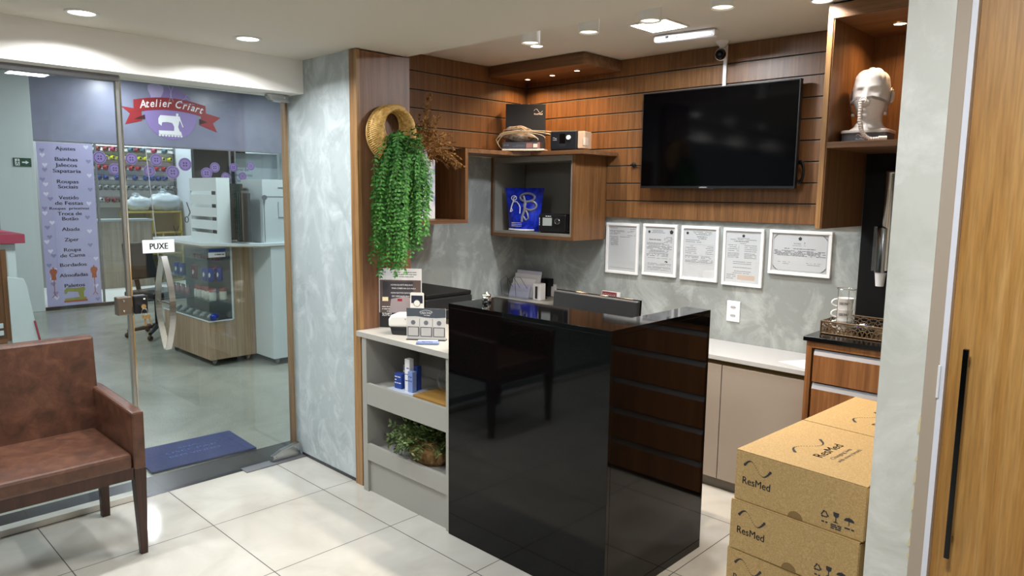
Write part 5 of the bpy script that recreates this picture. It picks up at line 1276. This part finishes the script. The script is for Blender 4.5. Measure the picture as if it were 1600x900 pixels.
# sewing machine silhouette
tx.prism([(-.16, 0), (.16, 0), (.15, .05), (.12, .07), (.12, .15), (.15, .17), (.15, .24), (-.09, .24), (-.11, .18), (-.11, .11), (-.13, .11), (-.13, .22), (-.16, .22), (-.16, .28), (.09, .28), (.16, .26), (.19, .18), (.10, .05), (.16, .05), (.17, 0)][:3]+[(.13, .06), (.11, .12), (.13, .2), (.15, .22), (.14, .27), (-.13, .27), (-.16, .22), (-.16, .15), (-.12, .12), (-.11, .17), (-.04, .18), (.03, .17), (.055, .12), (.05, .06), (-.16, .055)], (XF+.0045, cY-.02, cZ-.30), YP, ZP, .002)
tx.tube([(XF+.006, cY+.12, cZ-.07), (XF+.006, cY+.16, cZ-.18)], .008, 5); tx.box(XF+.004, XF+.007, cY+.07, cY+.10, cZ-.03, cZ+.01)
for q in range(8): tx.prism(disc(8, .017, -.15+.043*q, 0), (XF+.0045, cY-.02, cZ-.31), YP, ZP, .002)
obj('white_lettering_and_machine', tx, 'inkw', t)
def onF(px, py):   # spots on the facade taken in metres beforehand
    return px, py
BT = [(3.20, 2.02, .085), (3.60, 2.02, .08), (3.38, 1.87, .08), (3.93, 2.02, .085), (3.83, 1.86, .08), (4.33, 1.97, .095), (4.15, 1.85, .095), (4.64, 1.85, .085), (4.77, 1.94, .075), (4.93, 1.80, .07), (5.06, 1.95, .065), (5.34, 1.98, .065), (5.20, 1.82, .062)]
bt0 = MB(); 
for k, (y, z, r) in enumerate(BT):
    o = obj('button_sticker', MB().prism(disc(24, r), (XF+.0005, y, z), YP, ZP, .0012), 'lilac', t)
    h_ = MB(); h_.tube([(XF+.002, y+r*.8*math.cos(a), z+r*.8*math.sin(a)) for a in [2*PI*i/20 for i in range(20)]], .003, 4, closed=True)
    for a in (PI/4, 3*PI/4, 5*PI/4, 7*PI/4): h_.prism(disc(8, r*.13, r*.28*math.cos(a), r*.28*math.sin(a)), (XF+.0017, y, z), YP, ZP, .0006)
    obj('button_holes', h_, 'violet', o)
def scissors(mb, y, z, s, xo=XF+.001):
    for sg in (1, -1):
        mb.tube([(xo, y-sg*.03*s, z+.10*s), (xo, y, z), (xo, y+sg*.02*s, z-.04*s)], .004*s, 5)
        mb.tube([(xo, y+sg*.035*s+.016*s*math.cos(a), z-.07*s+.028*s*math.sin(a)) for a in [2*PI*i/14 for i in range(14)]], .004*s, 5, closed=True)
sc1 = MB()
for y, z, s in ((4.37, 1.27, 1.5), (4.51, 1.43, 1.6), (5.2, 1.55, 1.2), (4.16, .95, 1.3), (4.57, 1.62, 1.1)): scissors(sc1, y, z, s)
obj('scissors_sticker', sc1, 'inkd', t)
tx = MB()
for q, s in enumerate(('Horário de', 'Atendimento', '09h às 19h')): text(tx, s, (XF+.001, 4.98+.0, 1.90-.085*q), YP, ZP, .05, None, align='LEFT')
obj('opening_hours_lettering', tx, 'violet', t)
obj('hanging_cord', MB().tube([(XF+.04, 3.78, 2.18), (XF+.04, 3.90, .2)], .006, 5), mat('pale_cord', 'c4c0c8', .6), t)
# service banner
t = thing('service_banner', 'tall lilac banner listing tailoring services beside the shop window', 'banner', (XF+.01, 2.78, .05))
bx, by0, by1, bz0, bz1 = XF+.005, 2.47, 3.115, .05, 2.19
obj('sheet', MB().box(bx, bx+.006, by0, by1, bz0, bz1), 'banner', t)
tx = MB(); bc = (by0+by1)/2+.005
def bz(py): return 2.187-(py-222)/(470-222)*2.08
for s, py, w_ in (('Ajustes', 233, .22), ('Bainhas', 249.5, .25), ('Jalecos', 258.5, .24), ('Sapataria', 267.5, .31), ('Roupas', 284, .24), ('Sociais', 292, .22), ('Vestido', 309, .22), ('de Festas', 317.5, .31), ('Roupas  privativas', 325, .44), ('Troca de', 334, .27), ('Botão', 342, .18), ('Abada', 358.5, .20), ('Ziper', 375, .16), ('Roupa', 391, .19), ('de Cama', 400, .28), ('Bordados', 415, .30), ('Almofadas', 431.5, .32), ('Paletos', 448, .23)):
    text(tx, s, (bx+.0065, bc, bz(py)), YP, ZP, .047 if 'priv' not in s else .034, w_*1.04, bold=.03)
obj('lettering', tx, 'violet', t)
hh = MB(); hd_ = MB(); hp_ = [(0, -.03), (.03, .005), (.028, .02), (.015, .026), (0, .014), (-.015, .026), (-.028, .02), (-.03, .005)]
R = random.Random(1)
for k in range(34):
    (hh if k % 2 else hd_).prism(hp_, (bx+.0062, (by0+R.uniform(.04, .12)) if k % 3 else (by1-R.uniform(.04, .12)), bz0+.05+k*.062), YP, ZP, .0006)
obj('pale_hearts', hh, 'heart', t); obj('dark_hearts', hd_, 'heartd', t)
rm_ = MB(); 
for y in (2.56, 3.04):
    rm_.prism([(-.03, 0), (.03, 0), (.025, .06), (.045, .11), (.035, .14), (.008, .15), (.006, .17), (-.006, .17), (-.008, .15), (-.035, .14), (-.045, .11), (-.025, .06)], (bx+.0064, y, .40), YP, ZP, .0008)
    rm_.box(bx+.0064, bx+.008, y-.004, y+.004, .20, .40); rm_.tube([(bx+.008, y-.03, .17), (bx+.008, y, .21), (bx+.008, y+.03, .17)], .004, 4)
obj('dress_form_print', rm_, 'rust', t)
ol = MB().prism([(-.13, 0), (.13, 0), (.13, .03), (.10, .035), (.10, .11), (.12, .13), (.11, .17), (.02, .16), (-.10, .17), (-.13, .14), (-.13, .09), (-.105, .09), (-.09, .12), (.03, .11), (.05, .035), (-.13, .03)][::1], (bx+.0064, 2.80, .115), YP, ZP, .0008)
obj('sewing_machine_print', ol, 'olive', t); obj('sewing_machine_base', MB().box(bx+.0064, bx+.0078, 2.66, 2.94, .09, .115), 'rust', t)

# inside the shop
t = thing('shop_desk', 'light wood fronted desk inside the tailor shop', 'desk', (-12.3, 3.9, .05))
obj('front_panel', MB().box(-12.32, -12.28, 3.3, 4.32, .05, 1.10), 'wood_desk', t); obj('top', MB().box(-12.6, -12.26, 3.28, 4.34, 1.10, 1.13), 'kgrey', t); obj('side', MB().box(-12.6, -12.32, 4.28, 4.32, .05, 1.10), 'wood_desk', t)
t = thing('thread_rack', 'white wall rack with rows of coloured thread cones inside the shop', 'rack', (-12.95, 4.3, 1.25))
RY0, RY1 = 3.70, 4.98
bk = MB().box(-12.99, -12.975, RY0, RY1, 1.30, 2.36); obj('board', bk, 'white', t)
rows = [(2.24, 'red', 'dark pink'), (2.10, 'yellow', 'yellow-green'), (1.94, 'red', 'red'), (1.78, 'blue', 'blue'), (1.62, 'grey', 'grey'), (1.42, 'mix', 'mixed colour')]
for z, c, l in rows: obj('rail', MB().box(-12.975, -12.90, RY0, RY1, z-.035, z-.027), 'alu_m', t); obj('rail', MB().box(-12.975, -12.955, RY0, RY1, z+.045, z+.05), 'alu_m', t)
for y in (RY0, RY1): obj('upright', MB().box(-12.97, -12.90, y-.008, y+.008, 1.30, 2.36), 'alu_m', t)
CC = {'red': 'b0303a', 'yellow': 'c2c032', 'blue': '2c4690', 'grey': '8e9494'}
protos = {}
def cone_at(y, z, col, label, group):
    key = col
    if key not in protos:
        mb = MB(); mb.tube([(0, 0, 0), (.085, 0, .012)], [.045, .026], 12); mb.cur = 1; mb.tube([(.085, 0, .012), (.10, 0, .014)], .017, 8)
        o = obj('thread_cone', mb, [mat('thread_'+col, col, .8), 'blackm'], world=False, label=label, cat='thread cone', group=group); protos[key] = o
    else:
        o = protos[key].copy(); COL.objects.link(o); o['label'] = label; o['group'] = group
    o.location = (-12.955, y, z)
R = random.Random(9)
for ri, (z, c, l) in enumerate(rows):
    y = RY0+.09; nth = ('top', 'second', 'third', 'fourth', 'fifth', 'lowest')[ri]
    while y < RY1-.05:
        col = CC.get(c) or R.choice(['b83850', '3a6a5a', 'b8c84a', '8a2a40', 'c8c8c8', '5a4a3a'])
        if c == 'red' and ri == 0: col = R.choice(['b0405a', '8a3a3a', '4a6a78'])
        if not (c == 'mix' and y > 4.25):
            cl = {'b0405a': 'pink', '8a3a3a': 'dark red', '4a6a78': 'slate blue', 'b83850': 'crimson', '3a6a5a': 'dark green', 'b8c84a': 'lime green', '8a2a40': 'wine red', 'c8c8c8': 'pale grey', '5a4a3a': 'brown'}.get(col, l)
            cone_at(y, z, col, '%s thread cone on the %s row of the white rack' % (cl, nth), 'thread cones on the %s row' % nth)
        y += R.choice([.10, .105, .12, .17])
# yellow cubby unit with plastic bags
t = thing('yellow_cabinet', 'yellow open cubby unit behind the desk in the shop', 'cabinet', (-12.75, 4.65, .05))
fr_ = MB()
for a in ((4.05, 4.93, 1.215, 1.24), (4.05, 4.93, .87, .895), (4.05, 4.93, .52, .545), (4.05, 4.93, .06, .085)): fr_.box(-12.9, -12.6, *a)
for y in (4.05, 4.45, 4.905): fr_.box(-12.9, -12.6, y, y+.025, .885, 1.225)
for y in (4.05, 4.60, 4.905): fr_.box(-12.9, -12.6, y, y+.025, .06, .88)
obj('frame', fr_, 'yellow', t); obj('back', MB().box(-12.91, -12.9, 4.05, 4.93, .06, 1.24), 'yellow_in', t)
def plastic_bag(cy, cz, s, label):
    t = thing('plastic_bag', label, 'bag', (-12.72, cy, cz))
    mb = MB(); o = 0; mb.ball((-12.72, cy, cz+.15*s), 1, 26, 18, (.13*s, .26*s, .155*s)); R = random.Random(int(cy*100))
    p1, p2 = R.uniform(0, 6), R.uniform(0, 6)
    for i in range(len(mb.v)):
        v = Vector(mb.v[i])-Vector((-12.72, cy, cz+.15*s)); k = 1+.06*math.sin(v.y*50+p1+v.z*30)+.05*math.sin(v.z*60+p2+v.x*40)
        if v.z < 0: k *= 1+.0
        mb.v[i] = tuple(Vector((-12.72, cy, cz+.15*s))+v*k)
    obj('bag', mb, 'bagpl', t)
    mb = MB(); c = Vector((-12.70, cy-.04, cz+.30*s)); mb.ball(c, 1, 12, 8, (.03, .05*s, .035*s))
    for k in range(8): mb.leaf(c, (R.uniform(-.4, .4), R.uniform(-1, 1), R.uniform(.2, 1)), XP, .09*s, .06*s)
    obj('knot', mb, 'bagpl', t)
    mb = MB()
    for k in range(5): mb.ball((-12.71, cy-.15*s+.08*k*s, cz+.10*s+.03*R.random()), .06*s, 8, 6)
    obj('contents', mb, mat('bag_contents', 'b4bcc0', .7), t)
plastic_bag(4.29, 1.245, .8, 'smaller translucent plastic bag of clothes on the yellow cabinet, next to the window frame'); plastic_bag(4.70, 1.245, 1.0, 'larger translucent plastic bag of clothes at the right end of the yellow cabinet')
obj('white_partition', MB().box(-12.9, -11.4, 4.99, 5.03, .05, 2.9), mat('partition_white', 'd6dbe2', .5), label='bright white partition panel beside the thread rack inside the shop', cat='partition')
obj('dark_doorway', MB().box(-11.35, -11.25, 4.62, 5.45, .05, 2.9), mat('curtain_dark', '25262b', .7), label='dark doorway panel behind the slatted white rack, inside the shop', cat='panel')
obj('white_poster_board', MB().box(-11.2, -11.15, 5.24, 5.94, .05, 2.19), mat('board_pale', 'bcc6d2', .5), label='pale board behind the opening hours lettering, inside the shop', cat='panel')
obj('red_hanging_sign', MB().box(-12.4, -12.3, 6.6, 7.3, 1.95, 3.09), 'red', label='dark red sign seen at the far right through the glass door', cat='sign')

# office chair
OX, OY = -8.4, 2.83
t = thing('office_chair', 'black office swivel chair in the corridor behind the glass door', 'office chair', (OX, OY, 0), math.radians(20))
kw = dict(world=False)
ob = MB().hexa([(-.02, -.20, .62), (.03, -.20, .62), (.03, .20, .62), (-.02, .20, .62)], [(-.10, -.17, 1.02), (-.05, -.17, 1.02), (-.05, .17, 1.02), (-.10, .17, 1.02)]); obj('backrest', ob, 'blackp', t, bevel=.022, **kw)
obj('back_bar', MB().tube([(-.06, 0, .75), (-.10, 0, .62), (-.06, 0, .46), (.1, 0, .42)], .025, 8), 'blackm', t, **kw)
obj('seat', MB().box(-.02, .44, -.23, .23, .44, .51), 'blackp', t, bevel=.025, **kw)
obj('gas_lift', MB().tube([(.2, 0, .1), (.2, 0, .44)], .025, 10), 'blackm', t, **kw)
for k in range(5):
    a = 2*PI*k/5+.3; lgm = obj('leg', MB().tube([(.2, 0, .12), (.2+.30*math.cos(a), .30*math.sin(a), .075)], [.028, .018], 8), 'blackm', t, **kw)
    obj('castor', MB().ball((.2+.30*math.cos(a), .30*math.sin(a), .03), .03, 10, 8), 'blackm', lgm, **kw)

# ---- snack kiosk
z0 = .06
t = thing('snack_kiosk', 'wood laminate snack kiosk with glass display corner and white top, outside the door', 'kiosk', (-6.9, 3.0, 0))
body = MB().box(-7.45, -6.40, 2.70, 3.14, z0, .42); body.box(-7.45, -6.40, 2.925, 3.14, .42, 1.105)
obj('body', body, 'wood_k', t)
obj('white_end_block', MB().box(-7.45, -6.06, 3.141, 3.60, z0, 1.105), 'kwhite', t, bevel=.002)
obj('top', MB().prism([(-7.55, 2.66), (-6.42, 2.66), (-6.05, 3.04), (-6.05, 3.62), (-7.55, 3.62)], (0, 0, 1.107), XP, YP, .024), 'kwhite', t)
obj('top_edge', MB().prism([(-7.548, 2.662), (-6.418, 2.662), (-6.052, 3.042), (-6.052, 3.618), (-7.548, 3.618)], (0, 0, 1.098), XP, YP, .009), 'kedge', t)
c = MB().box(-7.45, -6.395, 2.70, 2.706, .425, 1.098); c.box(-6.401, -6.395, 2.7061, 2.925, .425, 1.098); obj('display_glass', c, 'glassc', t)
fr_ = MB().box(-6.402, -6.388, 2.915, 2.929, .42, 1.10); fr_.box(-6.402, -6.388, 2.70, 2.915, .414, .424); fr_.box(-7.45, -6.4, 2.694, 2.702, .414, .424); fr_.box(-6.402, -6.388, 2.70, 2.915, 1.088, 1.10); fr_.box(-7.45, -6.4, 2.694, 2.702, 1.088, 1.098)
obj('white_trim', fr_, 'kwhite', t)
for z in (.60, .78): obj('glass_shelf', MB().box(-7.44, -6.41, 2.712, 2.92, z-.008, z), 'glassc', t)
obj('glass_shelf', MB().box(-7.1, -6.45, 2.80, 2.92, .955, .963), 'glassc', t)
lab = obj('price_label', MB().box(-6.3945, -6.392, 2.715, 2.87, 1.0, 1.075), 'inkw', t); obj('label_header', MB().box(-6.3918, -6.3905, 2.715, 2.87, 1.045, 1.075), 'blue', lab)
w_ = MB(); words(w_, (-6.391, 2.72, 1.02), YP, ZP, 0, .14, 0, .008, 2); obj('label_print', w_, 'inkd', lab)
for (x, y) in ((-6.46, 2.76), (-6.46, 3.08), (-7.35, 2.76), (-6.12, 3.2)): obj('castor', MB().ball((x, y, .028), .028, 12, 8, (1, .6, 1)).box(x-.02, x+.02, y-.015, y+.015, .03, .06), 'alu_m', t)
# cans, jars, bottles in the display
def can(name, x, y, z, mt, label, group, r=.031, h=.118):
    mb = MB().lathe([(0, 0), (r*.85, 0), (r, .008), (r, h-.014), (r*.86, h-.002), (r*.86, h), (0, h-.004)], (0, 0, 0), 16); mb.cur = 1; mb.prism([(-.006, -.025), (.004, -.02), (.010, .0), (.002, .022), (-.006, .012), (-.009, 0)], (r*.72, -r*.76, h*.5), (.72, .70, 0), ZP, .0015)
    o = obj(name, mb, [mt, 'inkw'], world=False, label=label, cat='can', group=group); o.location = (x, y, z); return o
def again(o, x, y, z, label=None):
    c = dup(o, (x, y, z)); 
    if label: c['label'] = label
    return c
cb = can('drink_can', -6.46, 2.76, .7805, 'canblue', 'blue drink can nearest the glass corner of the display', 'blue drink cans in the display')
again(cb, -6.55, 2.745, .7805, 'blue drink can left of the corner one in the display'); again(cb, -6.45, 2.83, .7805, 'blue drink can behind the corner one in the display')
again(cb, -7.10, 2.76, .7805, 'blue drink can of the left pair, nearer the red can'); again(cb, -7.23, 2.76, .7805, 'blue drink can at the far left of the display shelf')
cr = can('drink_can', -6.82, 2.76, .7805, 'canred', 'dark red drink can between the two groups of blue cans', 'red drink cans in the display')
again(cr, -6.62, 2.87, .7805, 'dark red drink can at the back of the display, behind the blue cans')
o = again(cb, -6.47, 2.80, .457, 'blue drink can lying on its side at the bottom of the display'); o.rotation_euler = (PI/2, 0, .9)
jm = MB().lathe([(0, 0), (.03, 0), (.032, .01), (.032, .07), (.027, .082)], (0, 0, 0), 16); jm.cur = 1; jm.lathe([(.03, .080), (.031, .084), (.031, .108), (.026, .112), (0, .112)], (0, 0, 0), 16)
jar0 = obj('food_jar', jm, ['jar', 'capred'], world=False, label='pale jar with red lid, nearest the glass corner on the middle shelf', cat='jar', group='red-lidded jars in the display'); jar0.location = (-6.455, 2.765, .6005)
again(jar0, -6.45, 2.86, .6005, 'pale jar with red lid against the wooden side on the middle shelf')
for k in range(4): again(jar0, -6.55-.085*k, 2.765+.01*(k % 2), .6005, 'pale jar with red lid in the row left of the corner jar')
obj('case_back', MB().box(-7.44, -6.41, 2.918, 2.9245, .425, 1.095).box(-7.44, -6.41, 2.712, 2.917, .425, .4285), mat('case_back_dark', '39423f', .3), bpy.data.objects['snack_kiosk'])
tb = MB().lathe([(0, 0), (.022, 0), (.022, .05), (.01, .065), (.01, .08)], (0, 0, 0), 12); tb.cur = 1; tb.lathe([(.012, .078), (.012, .092), (0, .092)], (0, 0, 0), 12)
tb0 = obj('small_bottle', tb, [mat('bottle_pink', 'a07078', .4), mat('cap_olive', '7a7446', .5)], world=False, label='small pinkish bottle with olive cap at the left of the middle shelf', cat='bottle', group='small bottles in the display'); tb0.location = (-6.97, 2.76, .6005)
for k in range(1, 8): again(tb0, -6.97-.058*k, 2.76+.008*(k % 2), .6005)
sb_ = MB().lathe([(0, 0), (.026, 0), (.026, .02), (.02, .03), (0, .03)], (0, 0, 0), 10); sn0 = obj('snack_pack', sb_, mat('snack_silver', '9aa4a4', .3), world=False, label='small silvery snack pack at the bottom of the display', cat='snack', group='snack packs at the bottom of the display'); sn0.location = (-6.52, 2.76, .4255)
for k in range(1, 12): again(sn0, -6.52-.075*k, 2.755+.05*(k % 2), .4255)
rb_ = MB().lathe([(0, 0), (.03, 0), (.03, .028), (0, .03)], (0, 0, 0), 10); rb0 = obj('red_tub', rb_, 'canred', world=False, label='flat red tub on the short upper glass shelf of the display', cat='tub', group='red tubs on the upper display shelf'); rb0.location = (-6.52, 2.85, .9635)
for k in range(1, 7): again(rb0, -6.52-.08*k, 2.85, .9635)
# white slatted rack on kiosk
t = thing('slatted_rack', 'white slatted box rack standing on the kiosk top', 'rack', (-6.5, 2.95, 1.1315))
fr_ = MB()
for k in range(5): fr_.box(-6.88, -6.34, 2.78, 2.795, 1.1315+.115*k, 1.1315+.115*k+.082+(.036 if k == 4 else 0))
obj('slats', fr_, 'kwhite', t); obj('side_panel', MB().box(-6.34, -6.32, 2.78, 2.90, 1.1315, 1.71).box(-6.90, -6.88, 2.78, 3.10, 1.1315, 1.71), 'kwhite', t); obj('back_frame', MB().box(-6.88, -6.72, 3.05, 3.07, 1.1315, 1.71), 'kwhite', t); obj('gap_darkener', MB().box(-6.70, -6.36, 2.90, 3.04, 1.15, 1.66), mat('rack_gap_dark', '2a2e2c', .5), t)  # dark block added behind the slats so the gaps between them look dark
t = thing('dark_hanger', 'row of dark hanging goods between the slatted rack and the grey kiosk panels', 'goods', (-6.22, 2.97, 1.1315))
R = random.Random(6)
for k in range(7): obj('hanging_pack', MB().box(-6.30+.025*k, -6.282+.025*k, 2.93+.01*R.random(), 3.0, 1.14+.03*R.random(), 1.60-.03*R.random()), mat('pack_dark', R.choice(['2c302e', '3c4242', '1f2222', '5a6062']), .4), t)
t = thing('acrylic_cabinet', 'pale grey panelled cabinet with a round knob on the white end of the kiosk', 'cabinet', (-6.2, 3.3, 1.1315))
obj('left_panel', MB().box(-6.50, -6.12, 3.10, 3.112, 1.1315, 1.70), 'kgrey', t, bevel=.001); obj('right_panel', MB().box(-6.12, -6.105, 3.10, 3.60, 1.1315, 1.70), 'kgrey', t, bevel=.001)
obj('top_panel', MB().box(-6.50, -6.12, 3.112, 3.60, 1.688, 1.70), 'kgrey', t); kn = obj('knob', MB().tube([(-6.10, 3.115, 1.54), (-6.085, 3.11, 1.54)], .022, 16), 'plinth', t)
ln_ = MB().box(-6.1045, -6.103, 3.13, 3.60, 1.545, 1.55); ln_.tube([(-6.103, 3.25, 1.63), (-6.103, 3.52, 1.63), (-6.103, 3.52, 1.36), (-6.103, 3.25, 1.36), (-6.103, 3.25, 1.5)], .003, 4); ln_.box(-6.105, -6.103, 3.11, 3.116, 1.14, 1.53)
obj('scored_lines', ln_, 'plinth', t)
# ---- left kiosk
t = thing('white_kiosk', 'white kiosk with raspberry red top at the far left, through the glass', 'kiosk', (-7.4, .8, 0))
obj('body', MB().box(-7.9, -7.02, -.2, 1.40, .0, 1.15), 'kwhite', t, bevel=.01)
obj('top', MB().box(-7.95, -6.97, -.25, 1.46, 1.15, 1.225), 'pink', t, bevel=.003)
fr_ = MB().box(-7.02, -7.0, 1.29, 1.325, .35, 1.10); fr_.box(-7.02, -7.0, -.1, 1.29, .33, .37); obj('wooden_frame', fr_, mat('kiosk_frame_brown', '7a4f2c', .5), t)
obj('wooden_panel', MB().box(-7.018, -7.008, -.1, 1.29, .37, 1.10), mat('kiosk_panel_brown', '6a4526', .5), t)
for z in (.40, .46, 1.03): obj('white_rail', MB().box(-7.008, -6.995, -.1, 1.27, z, z+.04), 'kwhite', t, bevel=.003)
sp = MB().prism([(-6.98, .0), (-6.80, .0), (-6.86, .8), (-6.93, .86), (-6.98, .86)], (0, 1.405, 0), XP, ZP, -.02); obj('curved_fin', MB().prism([(1.32, .02), (1.55, .02), (1.52, .25), (1.45, .8), (1.43, .86), (1.32, .88)], (-7.0, 0, 0), YP, ZP, .02), 'kwhite', t, bevel=.004)
obj('pink_edge', MB().tube([(-6.975, 1.555, .02), (-6.975, 1.525, .25), (-6.975, 1.485, .5)], .008, 6), 'pink', t)
t = thing('display_backboard', 'dark mottled backboard with a brown upper board standing on the white kiosk', 'board', (-7.5, .9, 1.226))
obj('mottled_board', MB().prism([(.1, 0), (1.38, 0), (1.36, .18), (1.385, .35), (1.34, .55), (1.35, .78), (.1, .78)], (-7.5, 0, 1.226), YP, ZP, .05), 'darkshelf', t, bevel=.01)
obj('brown_board', MB().box(-7.5, -7.45, .1, 1.33, 2.0, 2.75), 'brown_b', t)
